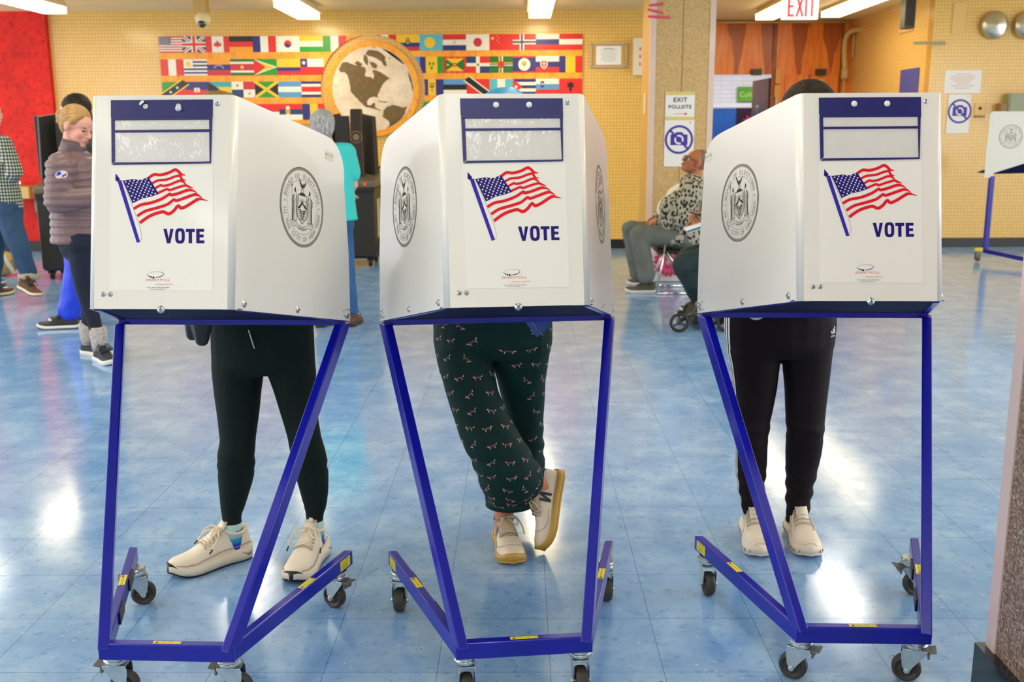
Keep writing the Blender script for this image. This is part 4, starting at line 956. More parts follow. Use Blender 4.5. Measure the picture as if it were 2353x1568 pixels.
# jacket hem hanging in front of the trousers
mb=MB(Matrix.Translation(-loc)); a=[P(1203,735,Y=3.20),P(1272,735,Y=3.20),P(1262,752,Y=3.19),P(1246,768,Y=3.19),P(1232,776,Y=3.19)]; mb.rings([[q for q in a],[q+V((0,.012,0)) for q in a]],sm=False)
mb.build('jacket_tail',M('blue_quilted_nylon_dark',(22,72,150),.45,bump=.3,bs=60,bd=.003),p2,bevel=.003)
mb=MB(Matrix.Translation(-loc)); mb.tube([P(1220,738,Y=3.185),P(1238,762,Y=3.18),P(1248,772,Y=3.18)],.002,6); mb.build('zipper',M('grey_zip',(90,100,120),.4,.5),p2)
WH=M('worn_white_leather',(222,206,186),.55,var=.07,vs=18); GUM=M('gum_rubber',(186,146,58),.45,var=.08,vs=10); LC=M('grey_beige_lace',(196,182,158),.7)
a=P(1158,1185,Y=3.40); T_=P(1178,1296,Z=0); d=V((T_.x-a.x,T_.y-a.y,0)).normalized(); H_=a-d*.05; H_.z=0
make_shoe(p2,shoeM(loc,H_,H_+d),'court',(WH,GUM,GUM,LC,M('navy_leather',(30,38,58),.5)),.275,'standing worn white court sneaker')
# the other foot rests on its toe, sole turned to the right
toe=P(1262,1272,Z=0)+V((0,0,.012)); heel=P(1292,1092,Y=toe.y+.10); x=(toe-heel).normalized(); Ln=.275; heel=toe-x*Ln; up=V((-.93,-.30,0)); Mf=frame(heel,x,up); Mf.translation=toe-x*Ln
make_shoe(p2,Matrix.Translation(-loc)@Mf,'court',(WH,GUM,GUM,LC,M('navy_leather')),Ln,'worn white court sneaker standing on its toe')
mb=MB(Matrix.Translation(-loc)); mb.cap(P(1205,1080,Y=3.57),Mf@V((.055,0,.085)),.042,.036); mb.cap(Mf@V((.055,0,.085)),Mf@V((.07,0,.04)),.036,.03); organic(mb,'bare_ankle',SKINR,p2,.006,3)
mb=MB(Matrix.Translation(-loc)); mb.cap(P(1160,1120,Y=3.36),a+V((0,0,-.03)),.038,.034); mb.cap(a+V((0,0,-.03)),a+V((0,-.02,-.09)),.034,.032); organic(mb,'bare_ankle',SKINR,p2,.006,3)
# --- voter at the right booth
BLKP=M('black_maroon_tricot',(20,8,14),.7,spec=.2,bump=.2,bs=160,bd=.001)
loc=V((.88,3.45,0))
stL=[(1668,1792,800,3.40),(1675,1792,830,3.40),(1682,1786,890,3.40),(1688,1772,960,3.39),(1688,1765,1020,3.38),(1688,1762,1070,3.41),(1692,1757,1110,3.43),(1700,1752,1150,3.45),(1706,1748,1175,3.46),(1709,1747,1190,3.46),(1709,1747,1198,3.46)]
stR=[(1797,1912,800,3.40),(1797,1908,830,3.40),(1801,1902,890,3.40),(1804,1896,950,3.39),(1806,1893,990,3.38),(1805,1888,1040,3.41),(1806,1878,1080,3.43),(1805,1869,1120,3.45),(1804,1862,1155,3.46),(1806,1856,1188,3.46),(1806,1856,1196,3.46)]
hp=[(1668,1920,640,3.40),(1665,1922,700,3.40),(1665,1922,745,3.40),(1668,1916,790,3.40),(1676,1908,815,3.40,.5)]
def stripes(w,bv,CL,CRr):
    hems(w,((CL,.002),(CRr,.002)))
    w.mi=1
    for C,side in ((CL,PI),(CRr,0)):
        for j in (-1,0,1):
            prev=None
            LL=sum((C[i+1][0]-C[i][0]).length for i in range(len(C)-1))
            for k in range(110):
                s=-.22+k/109*1.215; c,r=interp(C,max(s,0)); rr=max(r,.02)
                if s<0: c=c+V((0,0,-s*LL)); a0=side+(-.16 if side==0 else .16)+(j*.0155)/rr*(1); dw=.0045/rr
                p=ray_on(bv,c,a0-dw,0,.0012); q=ray_on(bv,c,a0+dw,0,.0012)
                if p and q and prev and (p-prev[0]).length<.05: w.poly([prev[0],prev[1],q,p])
                prev=(p,q) if p and q else None
    # three-bar badge on the hip
    c,r=CRr[0][0],CRr[0][1]; 
    def put(poly,off=.0015):
        q=[ray_on(bv,c,-.72+x/r,.065+y,off) for x,y in poly]
        if all(q): w.poly(q)
    for k,h in enumerate((.010,.017,.024)): x=-.012+k*.009; put([(x,-.002),(x+.0065,-.002),(x+.0065-.004,h-.004),(x-.004,h)])
    vs,fs=glyphs('adidas',0,'CENTER',1.0)
    for f in fs: put([(vs[i][0]*.012,vs[i][1]*.012-.014) for i in f])
fl=folds(.004,9,4,9,bands=[(.17,.12,.0032,105),(.42,.05,.002,110)])
p3,D3=voter(2,'person behind the right booth in black track pants with white side stripes',loc,3.40,(1793,690),(1874,182),3.05,.35,stL,stR,hp,[BLKP,M('white_stripe_tape',(232,230,232),.6)],('t_shirt',M('pale_blue_cotton',(196,208,232),.8)),SKIN,('black_brown_hair',(10,8,6),(66,48,30)),{},fl,stripes)
for an,tx in (((1728,1190,3.46),(1742,1272)),((1832,1188,3.46),(1858,1280))):
    a=P(an[0],an[1],Y=an[2]); T_=P(tx[0],tx[1],Z=0); d=V((T_.x-a.x,T_.y-a.y,0)).normalized(); H_=a-d*.06; H_.z=0
    make_shoe(p3,shoeM(loc,H_,H_+d),'cloud',(M('off_white_mesh',(228,214,198),.75,bump=.3,bs=260,bd=.001),M('off_white_foam',(226,212,196),.55),M('off_white_outsole',(214,200,186),.6),M('off_white_lace',(222,208,190),.7),CREAM),.285)
# shirt tails under the tray
mb=MB(); 
for x,y,rx,rz in ((1738,722,.028,.020),(1853,722,.014,.010)): c=P(x,y,Y=3.27)-loc; mb.ell(c,(rx,.008,rz))
mb.build('shirt_hem',M('pale_blue_cotton'),p3)
# black bag hanging beside the left voter
t=thing('handbag','black soft bag with two drooping flaps hanging beside the left voter','bag',P(458,760,Y=3.08))
L0=t.location; mb=MB(Matrix.Translation(-L0))
mb.rings([[P(x,y,Y=3.08+dy) for x,y in ((438,640),(478,640),(470,790),(430,780))] for dy in (-.03,.03)],sm=False) if False else None
mb.cap(P(446,690,Y=3.08),P(441,770,Y=3.08),.045,.020,16,.5,(0,1,0)); mb.cap(P(466,690,Y=3.06),P(464,780,Y=3.06),.050,.024,16,.5,(0,1,0))
organic(mb,'bag_body',M('black_leather',(14,18,20),.35),t,.006,3)
mb=MB(Matrix.Translation(-L0)); mb.tube(cr([P(443,700,Y=3.08),P(440,655,Y=3.08),P(450,630,Y=3.07),P(462,655,Y=3.06),P(466,700,Y=3.06)],6),.007,8,.5); mb.build('strap',M('black_leather'),t)
# ================================================================== the hall behind: signs, mural and fittings
PAPER=M('white_paper',(236,234,230),.6)
def wallframe(px,py,Y): return frame(P(px,py,Y=Y),(1,0,0),y=(0,0,1))
RED=(226,34,30)
FC=dict(r=(226,40,34),w=(240,234,216),b=(44,42,120),k=(24,20,16),y=(248,196,40),o=(250,160,40),g=(40,150,40),G=(30,110,40),c=(90,186,200),l=(92,150,206),n=(30,60,110),t=(60,170,170),p=(206,40,60),m=(120,110,128),e=(150,176,120))
FK=list(FC); FM=[M('banner_print_'+{'r':'red','w':'cream','b':'indigo','k':'black','y':'yellow','o':'orange','g':'green','G':'deep_green','c':'sky','l':'light_blue','n':'navy','t':'teal','p':'crimson','m':'mauve','e':'sage'}[k],FC[k],.35) for k in FK]
def flag(mb,X,x0,y0,w,h,spec):
    """spec: drawing commands in a unit square, later ones on top"""
    z=[.001]
    def q(pts,c): mb.mi=FK.index(c); mb.flat2([(x0+x*w,y0+y*h) for x,y in pts],X,z[0]); z[0]+=.0008
    for s in spec:
        k=s[0]
        if k=='H': n=len(s[1]); [q([(0,1-(i+1)/n),(1,1-(i+1)/n),(1,1-i/n),(0,1-i/n)],c) for i,c in enumerate(s[1])]
        elif k=='V': n=len(s[1]); [q([(i/n,0),((i+1)/n,0),((i+1)/n,1),(i/n,1)],c) for i,c in enumerate(s[1])]
        elif k=='R': q([(s[1],s[2]),(s[3],s[2]),(s[3],s[4]),(s[1],s[4])],s[5])
        elif k=='P': q(s[1],s[2])
        elif k=='C': r=s[3]; q([(s[1]+r*h/w*math.cos(t*PI/10),s[2]+r*math.sin(t*PI/10)) for t in range(20)],s[4])
        elif k=='S': r=s[3]; q([(s[1]+(r if t%2==0 else r*.42)*h/w*math.sin(t*PI/5),s[2]+(r if t%2==0 else r*.42)*math.cos(t*PI/5)) for t in range(10)],s[4])
        elif k=='D':  # diagonal band
            a,b,wd=s[1],s[2],s[3]; d=V((b[0]-a[0],b[1]-a[1])).normalized()*wd; n_=(-d.y,d.x); q([(a[0]+n_[0],a[1]+n_[1]),(a[0]-n_[0],a[1]-n_[1]),(b[0]-n_[0],b[1]-n_[1]),(b[0]+n_[0],b[1]+n_[1])],s[4])
LEFT=[[ [('H','pwpwpwpwpwpwp'),('R',0,.46,.5,1,'m')]+[('S',.06+.11*i,.53+.11*j,.03,'w') for i in range(4) for j in range(4)],
 [('H','n'),('P',[(0,1),(.14,1),(1,.1),(1,0),(.86,0),(0,.9)],'w'),('P',[(1,1),(.86,1),(0,.1),(0,0),(.14,0),(1,.9)],'w'),('D',(0,0),(1,1),.03,'p'),('D',(0,1),(1,0),.03,'p'),('R',.38,0,.62,1,'w'),('R',0,.34,1,.66,'w'),('R',.44,0,.56,1,'r'),('R',0,.42,1,.58,'r')],
 [('H','r'),('R',.26,0,.76,1,'w'),('P',[(.5,.78),(.55,.62),(.6,.66),(.6,.52),(.68,.58),(.67,.44),(.6,.36),(.52,.36),(.51,.24),(.49,.24),(.48,.36),(.40,.36),(.33,.44),(.32,.58),(.40,.52),(.40,.66),(.45,.62)],'r')],
 [('H','kro')],[('V','bwr')],[('H','w'),('C',.5,.5,.24,'r'),('P',[(.36,.5),(.44,.56),(.5,.5),(.56,.44),(.64,.5),(.6,.34),(.5,.27),(.4,.34)],'b')],
 [('H','ywg'),('C',.45,.5,.06,'e')],[('V','gwr')]],
 [[('V','rwr')],[('H','wbwbwbwbw'),('R',0,.44,.4,1,'w'),('C',.2,.7,.16,'y')],[('H','obp')]+[('S',.5+.2*math.cos(a),.38+.24*math.sin(a),.05,'w') for a in [rad(20+20*i) for i in range(8)]],
 [('H','GwppwG'),('R',0,.3,1,.7,'p'),('S',.5,.5,.17,'y')],[('H','g'),('P',[(0,1),(1,.5),(0,0)],'w'),('P',[(0,.93),(.92,.5),(0,.07)],'y'),('P',[(0,1),(.5,.5),(0,0)],'k'),('P',[(0,.97),(.46,.5),(0,.03)],'r')],
 [('H','y'),('R',0,0,1,.26,'p'),('R',0,.26,1,.48,'b')],[('H','wr'),('R',0,.5,.3,1,'b'),('S',.15,.75,.16,'w')]],
 [[('H','g'),('P',[(1,1),(1,0),(0,0)],'r'),('D',(-.02,0),(1.02,1),.24,'y'),('D',(-.02,0),(1.02,1),.17,'k'),('S',.36,.36,.12,'w'),('S',.66,.64,.12,'w')],[('H','br'),('R',.38,.36,.62,.62,'w'),('C',.5,.48,.08,'o')],
 [('H','tyt'),('P',[(0,1),(.5,.5),(0,0)],'k')],[('R',0,.5,.5,1,'w'),('R',.5,.5,1,1,'p'),('R',0,0,.5,.5,'n'),('R',.5,0,1,.5,'w'),('S',.25,.75,.1,'n'),('S',.75,.25,.1,'r')],
 [('H','g'),('P',[(0,1),(.5,.5),(0,0)],'k'),('P',[(1,1),(.5,.5),(1,0)],'k'),('D',(0,0),(1,1),.075,'y'),('D',(0,1),(1,0),.075,'y')],[('H','lwl')],[('H','bwrrwb')]],
 [[('H','rw')],[('H','rg')],[('H','yb')],[('H','oy')],[('H','rrww')],[('H','rnw'),('R',.30,.2,.45,.85,'w'),('C',.375,.52,.15,'o')],[('V','byr')]]]
RIGHT=[[[('V','rwr')],[('H','y'),('R',0,0,1,.25,'p'),('R',0,.25,1,.5,'b'),('C',.5,.5,.16,'k'),('C',.5,.5,.10,'e'),('D',(.42,.74),(.58,.74),.03,'k')],[('H','c'),('C',.44,.5,.34,'y')],[('H','rwb'),('C',.5,.5,.09,'e'),('C',.5,.5,.05,'w')],[('H','w'),('C',.5,.5,.28,'p')],[('H','r'),('S',.14,.74,.15,'y')]+[('S',.32+.08*(i%2),.88-.13*i,.05,'y') for i in range(4)],
 [('H','r'),('R',.3,0,.5,1,'w'),('R',0,.36,1,.64,'w'),('R',.36,0,.44,1,'n'),('R',0,.44,1,.56,'n')],[('H','wbr')],[('H','rwr')]],
 [[('V','lbl')],[('V','byyg'),('P',[(.42,.7),(.48,.58),(.42,.44),(.36,.58)],'g'),('P',[(.58,.7),(.64,.58),(.58,.44),(.52,.58)],'g'),('P',[(.5,.44),(.56,.32),(.5,.18),(.44,.32)],'g')],[('H','r'),('R',.09,.12,.91,.88,'y'),('P',[(.09,.88),(.5,.5),(.09,.12)],'G'),('P',[(.91,.88),(.5,.5),(.91,.12)],'G'),('C',.5,.5,.13,'r'),('S',.5,.5,.09,'y'),('C',.2,.5,.07,'y')]+[('S',.25*i,.94,.05,'y') for i in (1,2,3)]+[('S',.25*i,.06,.05,'y') for i in (1,2,3)],
 [('R',0,.5,.5,1,'n'),('R',.5,.5,1,1,'r'),('R',0,0,.5,.5,'r'),('R',.5,0,1,.5,'n'),('R',.42,0,.58,1,'w'),('R',0,.4,1,.6,'w'),('C',.5,.5,.08,'g')],[('H','G'),('R',.40,0,.47,1,'y'),('R',.47,0,.52,1,'k'),('R',.52,0,.58,1,'w'),('R',0,.56,1,.62,'y'),('R',0,.49,1,.56,'k'),('R',0,.43,1,.49,'w'),('C',.5,.5,.22,'r'),('C',.5,.5,.08,'G')],
 [('H','b'),('R',0,.92,1,1,'r'),('R',0,0,1,.08,'r'),('C',.5,.5,.38,'w'),('C',.5,.55,.16,'e'),('C',.5,.6,.06,'y')],[('H','wbr'),('P',[(.2,.75),(.5,.75),(.5,.4),(.35,.18),(.2,.4)],'w'),('P',[(.24,.71),(.46,.71),(.46,.42),(.35,.25),(.24,.42)],'p'),('R',.33,.36,.37,.66,'w'),('R',.28,.52,.42,.57,'w')],[('V','byr'),('R',.28,0,.7,1,'y')]],
 [[('V','lbl')],[('V','byb'),('D',(.5,.2),(.5,.8),.012,'k'),('D',(.42,.55),(.42,.8),.012,'k'),('D',(.58,.55),(.58,.8),.012,'k'),('R',.42,.5,.58,.56,'k')],[('H','lkw')],[('H','r'),('D',(0,1.05),(1,-.05),.2,'w'),('D',(0,1.05),(1,-.05),.14,'k')],[('V','cwc')],[('H','bwbwb'),('P',[(0,1),(.42,.5),(0,0)],'r'),('S',.14,.5,.14,'w')],[('H','wlr'),('P',[(.2,.85),(.36,.85),(.34,.5),(.28,.42),(.22,.5)],'b'),('P',[(.23,.62),(.28,.78),(.33,.62)],'w')],
 [('H','r'),('P',[(.5,.84),(.56,.7),(.66,.78),(.62,.58),(.66,.44),(.56,.48),(.54,.24),(.5,.16),(.46,.24),(.44,.48),(.34,.44),(.38,.58),(.34,.78),(.44,.7)],'k')]],
 [[('H','gy')],[('H','gw')],[('H','rw')],[('V','gwr')],[('H','wl')],[('H','rb')],[('H','wr')],[('H','yr')]]]
YM=YB-.03
zr=[P(600,y,Y=YM).z for y in (83,120,135.5,173,187.5,224,239,276)]
zr2=[P(1230,y,Y=YM).z for y in (78,115,129,167,181,218,232,269)]
gc=P(857,204.6,Y=YM); GRAD=.655; 
GRAD=(P(975.9,205,Y=YM).x-P(735.7,205,Y=YM).x)/2; G1=(P(964,205,Y=YM).x-P(751,205,Y=YM).x)/2; G2=(P(951,205,Y=YM).x-P(763.4,205,Y=YM).x)/2
def banner(name,label,rows,zz,xs_for_row,xa,xb,side):
    o=V((xa if side<0 else xb,YM,0)); X=frame((0,YM,0),(1,0,0),y=(0,0,1))
    mb=MB(); z0=zz[-1]-.05
    # backing with a round bite for the globe
    def clipx(z):
        dz=abs(z-gc.z); return math.sqrt(max(0,GRAD**2-dz*dz))
    zs=[zz[0]+.004,]; N=60; mb.mi=FK.index('o'); R=[]
    for i in range(N+1):
        z=lerp(zz[0],z0,i/N); c=clipx(z)
        if side<0: R.append([V((xa,YM,z)),V((min(xb,gc.x-c) if c>0 else xb,YM,z))])
        else: R.append([V((max(xa,gc.x+c) if c>0 else xa,YM,z)),V((xb,YM,z))])
    Q=[[mb.v(a),mb.v(b)] for a,b in R]; Q2=[[mb.v(a+V((0,.025,0))),mb.v(b+V((0,.025,0)))] for a,b in R]
    for i in range(N):
        mb.f([Q[i][0],Q[i][1],Q[i+1][1],Q[i+1][0]]); mb.f([Q2[i][0],Q2[i+1][0],Q2[i+1][1],Q2[i][1]])
        for k in (0,1): mb.f([Q[i][k],Q[i+1][k],Q2[i+1][k],Q2[i][k]])
    mb.f([Q[0][0],Q2[0][0],Q2[0][1],Q[0][1]]); mb.f([Q[-1][0],Q2[-1][0],Q2[-1][1],Q[-1][1]])
    ob=mb.build(name,FM+[],None)
    ob.data.materials[FK.index('o')]=ORNG
    tag(ob,label,'banner')
    # flags as one printed sheet per row, trimmed at the round cut
    for r,row in enumerate(rows):
        zt,zb=zz[2*r],zz[2*r+1]; mb=MB()
        for i,sp in enumerate(row):
            x0=xs_for_row(r,i); x1=xs_for_row(r,i+1)
            flag(mb,frame((0,YM-.001,0),(1,0,0),y=(0,0,1)),x0,zb,x1-x0,zt-zb,sp)
        bm=mb.bm; bmesh.ops.recalc_face_normals(bm,faces=bm.faces[:])
        bmesh.ops.subdivide_edges(bm,edges=bm.edges[:],cuts=0)
        # trim: cut by planes tangent to the circle within the row band
        for k in range(9):
            z=lerp(zt,zb,(k+.5)/9); c=clipx(z)
            pass
        drop=[]
        # clip geometry against the polygonal edge
        segs=10
        for k in range(segs):
            za,zc_=lerp(zt,zb,k/segs),lerp(zt,zb,(k+1)/segs)
            bmesh.ops.bisect_plane(bm,geom=bm.verts[:]+bm.edges[:]+bm.faces[:],plane_co=(0,0,zc_),plane_no=(0,0,1))
        for k in range(segs):
            za,zc_=lerp(zt,zb,k/segs),lerp(zt,zb,(k+1)/segs); ca,cb=clipx(za),clipx(zc_)
            if max(ca,cb)<=0: continue
            fs=[f for f in bm.faces if zc_-1e-5<=f.calc_center_median().z<=za+1e-5]
            if not fs: continue
            sg=-1 if side<0 else 1; a=V((gc.x+sg*ca,0,za)); b=V((gc.x+sg*cb,0,zc_)); d=(b-a); n=V((d.z,0,-d.x)).normalized()
            if n.x*sg<0: n=-n
            es=set(e for f in fs for e in f.edges); vs=set(v for f in fs for v in f.verts)
            bmesh.ops.bisect_plane(bm,geom=list(vs)+list(es)+fs,plane_co=a,plane_no=n)
            kill=[f for f in bm.faces if zc_-1e-5<=f.calc_center_median().z<=za+1e-5 and (f.calc_center_median()-a).dot(n)<-1e-5]
            if kill: bmesh.ops.delete(bm,geom=kill,context='FACES')
        mb.build('flag_row',FM,ob,auto='keep')
    return ob
t=NT('orange_brushed_print'); a_=t.noise(t.coord((1,1,1)),7,5,.7); b_=t.noise(t.coord((6,1,1)),9,3); t.base(t.mix(t.ramp(b_,[(.56,(0,0,0,1)),(.66,(.6,)*3+(1,))]),t.ramp(a_,[(.35,(246,150,34)),(.65,(252,184,56))]),lin((232,112,26)))); t.set(Roughness=.4); ORNG=t.m
XA=P(369,150,Y=YM).x; XBm=P(1338,150,Y=YM).x
fw=(P(1338,150,Y=YM).x-P(1071.6,150,Y=YM).x)/5
fwl=P(580.4,100,Y=YM).x; fwl=(fwl-XA)/4
banner('flag_banner','left half of the flag banner on the ochre wall, starting with stars and stripes',LEFT,zr,lambda r,i:XA+fwl*i,XA,gc.x-.02,-1)
offs=[9,8,8,8]
def xr(r,i):
    n=len(RIGHT[r]); return XBm-fw*(n-i)
banner('flag_banner','right half of the flag banner, between the globe disc and the framed certificate',RIGHT,zr2,xr,gc.x+.02,XBm,1)
# globe disc
GX=frame((gc.x,YM-.002,gc.z),(1,0,0),y=(0,0,1)); k_=G1/((1478-285)/2)
def gp(x,y): return ((x-881.5)*k_,-(y-810)*k_)
gl_=thing('globe_disc','round world map disc with orange rim between the two flag banners','wall art',(gc.x,YM,gc.z))
TL_=Matrix.Translation(-gl_.location)@GX
MB(TL_).lathe([(0,-.025),(G1,-.025),(G1,.004),(G2*1.0,.004),(G2,.002),(0,.002)],None,96,False).build('rim',ORNG,gl_)
t=NT('scratched_map_sea'); s1=t.noise(t.coord((14,1,1.6)),9,5,.75); s2=t.noise(t.coord((2,1,2)),3,3); t.base(t.mix(t.ramp(s1,[(.52,(0,0,0,1)),(.66,(.85,)*3+(1,))]),t.ramp(s2,[(.35,(220,206,178)),(.65,(240,226,204))]),lin((240,132,92)))); t.set(Roughness=.4)
MB(TL_).disc((0,0),G2*.995,Matrix(),.0035,96).build('map_sea',t.m,gl_,auto='keep')
t=NT('scratched_map_land'); s1=t.noise(t.coord((12,1,1.8)),8,5,.75); t.base(t.mix(t.ramp(s1,[(.54,(0,0,0,1)),(.64,(.9,)*3+(1,))]),lin((98,88,46)),lin((214,86,42)))); t.set(Roughness=.45)
LAND=[[(470,600),(455,560),(500,480),(560,470),(620,500),(700,520),(740,530),(790,540),(800,580),(780,640),(800,655),(860,660),(890,690),(905,640),(880,590),(900,570),(960,590),(1010,615),(1060,650),(1105,680),(1060,700),(1020,740),(985,790),(960,850),(940,880),(945,930),(925,910),(880,905),(830,930),(800,960),(805,1010),(850,1015),(880,985),(905,990),(900,1040),(945,1060),(980,1085),(960,1080),(900,1060),(850,1050),(790,1040),(750,1010),(700,960),(640,890),(600,850),(590,780),(580,700),(560,640),(530,600)],
[(830,330),(880,325),(960,340),(1010,370),(1050,410),(1055,470),(1070,530),(1035,520),(1000,470),(940,430),(890,410),(840,400),(800,380)],
[(1010,1080),(1060,1030),(1140,1010),(1200,1025),(1260,1045),(1310,1030),(1300,1080),(1270,1140),(1240,1190),(1190,1240),(1130,1290),(1050,1330),(1085,1280),(1080,1220),(1040,1190),(1000,1160)],
[(780,380),(820,400),(835,470),(820,520),(790,490),(770,430)],[(850,470),(910,480),(950,520),(930,560),(880,540)],[(660,480),(700,460),(760,500),(740,530),(690,520)],
[(1020,292),(1100,325),(1180,380),(1250,440),(1290,500),(1280,505),(1220,440),(1150,380),(1060,320)],[(1330,580),(1365,640),(1390,720),(1402,800),(1400,860),(1380,780),(1355,690)],[(1095,420),(1120,430),(1110,445)],[(740,290),(780,290),(770,300)],[(880,290),(930,295),(920,308)],[(470,480),(520,420),(530,410),(490,470)],[(940,955),(1000,965),(1070,970),(1040,985),(980,975)]]
mb=MB(TL_)
for pl in LAND:
    c=[V((*gp(*p),0)) for p in pl]; out=[]
    for i,p in enumerate(c):
        q=c[(i+1)%len(c)]
        for kk in range(3):
            tt=kk/3; r=p.lerp(q,tt)+V((noise.noise(V((i*3.1+kk,1,2)))*.010,noise.noise(V((i*2.3+kk,5,9)))*.010,0)); L_=r.length
            if L_>G2*.985: r*=G2*.985/L_
            out.append((r.x,r.y))
    mb.flat2(out,Matrix(),.006)
mb.build('map_land',t.m,gl_,auto='keep')
# ------------------------------------------------------------------ papers and plates
def plate(name,label,cat,x0,y0,x1,y1,Y,mat,t=.004,slant=0,bev=0):
    a=P(x0,y1,Y=Y); b=P(x1,y0,Y=Y); o=thing(name,label,cat,((a.x+b.x)/2,Y,(a.z+b.z)/2)); w,h=b.x-a.x,b.z-a.z
    mb=MB(); mb.box((0,-t/2,0),(w,t,h)); return o,mb,w,h
def nocamera(label,x0,y0,x1,y1,Y,cx,cy,R):
    o,mb,w,h=plate('no_camera_sign',label,'sign',x0,y0,x1,y1,Y,PAPER,.003); mb.build('paper',PAPER,o)
    c=P(cx,cy,Y=Y)-o.location; r=R*(b_w(x0,x1,Y)); X=frame((c.x,-.0035,c.z),(1,0,0),y=(0,0,1))
    mb=MB(); mb.mi=0; mb.annulus((0,0),r*.84,r,X,0,48); mb.flat2([(-.60*r,-.38*r),(.60*r,-.38*r),(.60*r,.36*r),(.32*r,.36*r),(.22*r,.52*r),(-.22*r,.52*r),(-.32*r,.36*r),(-.60*r,.36*r)],X,.0004)
    mb.mi=1; mb.annulus((0,0),.21*r,.33*r,X,.0008,32); mb.disc((.46*r,.40*r),.06*r,X,.0008,12); mb.mi=0; mb.line([(-.62*r,.62*r),(.62*r,-.62*r)],.15*r,X,.0012); mb.build('no_camera_symbol',[M('sign_violet',(62,40,160),.5),PAPER],o,auto='keep')
    mb=MB(); mb.box((w*.36,-.004,h*.44),(w*.03,.001,h*.04)); mb.build('corner_mark',M('pink_mark',(214,90,90),.5),o)
def b_w(x0,x1,Y): return abs(P(x1,300,Y=Y).x-P(x0,300,Y=Y).x)
YS=YC-.004
nocamera('white no-camera sign taped to the far column, under the exit paper',1525,275,1596,383,YS,1560,321,.46)
nocamera('white no-camera sign on the right wall, under the pale notice',2173,217,2232,307,YB-.004,2205,256,.46)
o,mb,w,h=plate('exit_pollsite_sign','paper reading EXIT POLLSITE with a red arrow, taped to the far column','sign',1528,212,1597,275,YS,PAPER,.003); mb.build('paper',PAPER,o)
X=frame((0,-.0035,0),(1,0,0),y=(0,0,1)); mb=MB(); mb.mi=0; mb.text('EXIT',.056,X@Matrix.Translation((0,.040,0)),0,offset=.035,space=1.2); mb.text('POLLSITE',.046,X@Matrix.Translation((0,-.024,0)),0,offset=.035,space=1.2); mb.mi=1; mb.line([(-.06,-.075),(.05,-.075)],.005,X); mb.flat2([(.045,-.088),(.08,-.073),(.045,-.062)],X); mb.build('lettering',[INKK,M('red_marker',(220,60,60),.5)],o,auto='keep')
for s in (1,-1): MB().box((0,-.004,s*h*.46),(w*1.02,.002,h*.13)).build('tape_strip',M('yellow_masking_tape',(220,200,120),.4),o)
o,mb,w,h=plate('notice','pale paper notice with faint red lines on the right wall','notice',2168,161,2257,215,YB-.002,PAPER,.003); mb.build('paper',PAPER,o); mb=MB()
for k in range(7): mb.box((random.uniform(-.01,.01),-.0036,h*(.33-.1*k)),(w*random.uniform(.35,.7),.0006,h*.03))
mb.build('print',M('faint_red_print',(216,170,156),.6),o)
o,mb,w,h=plate('certificate','framed certificate on the ochre wall right of the flag banner','certificate',1358,101,1439,154,YB-.004,PAPER,.03)
MB().box((0,-.010,0),(w-.02,.012,h-.02)).build('mount',M('mustard_mount',(206,156,70),.6),o); MB().box((0,-.018,0),(w*.72,.004,h*.82)).build('paper',PAPER,o); mb.bm.free(); mb=MB()
for s in (-1,1): mb.box((s*w/2,-.015,0),(.018,.03,h+.018)); mb.box((0,-.015,s*h/2),(w,.03,.018))
mb.build('frame',M('silver_frame',(190,184,168),.35,.3),o); mb=MB()
for k in range(9): mb.box((0,-.0205,h*(.30-.07*k)),(w*random.uniform(.3,.55),.0006,h*(.035 if k==0 else .014)))
mb.build('print',M('grey_print',(150,146,130),.6),o)
o,mb,w,h=plate('wall_box','narrow white wall box left of the far column','box',1453,88,1480,174,YB-.003,PAPER,.09); mb.build('box_body',M('cream_enamel',(228,214,186),.4),o,bevel=.004); mb=MB(); 
for k in (-.2,0,.2): mb.box((w*.1,-.0905,h*k),(.02,.001,.04))
mb.build('red_marks',M('pink_mark'),o)
tag(MB().box((COLX[0]-.004,YC+.30,P(1480,236,Y=YC).z),(.006,.10,.20)).build('paper_strip',M('cream_paper_strip',(236,222,180),.6)),'thin white paper strip taped on the left side of the far column','notice')
mb=MB(Matrix.Translation(-P(1510,25,Y=YC)))
for a,b in (((1491,13),(1524,9)),((1488,22),(1523,30)),((1489,38),(1540,41))): mb.rings([[P(a[0],a[1]-3,Y=YS),P(a[0],a[1]+3,Y=YS),P(a[0],a[1]+3,Y=YS+.002),P(a[0],a[1]-3,Y=YS+.002)],[P(b[0],b[1]-3,Y=YS),P(b[0],b[1]+3,Y=YS),P(b[0],b[1]+3,Y=YS+.002),P(b[0],b[1]-3,Y=YS+.002)]],sm=False)
tag(mb.build('tape_strips',M('pink_red_tape',(226,72,92),.5),loc=P(1510,25,Y=YC)-V((0,.008,0))),'torn strips of pink tape high on the far column','tape',kind=None)
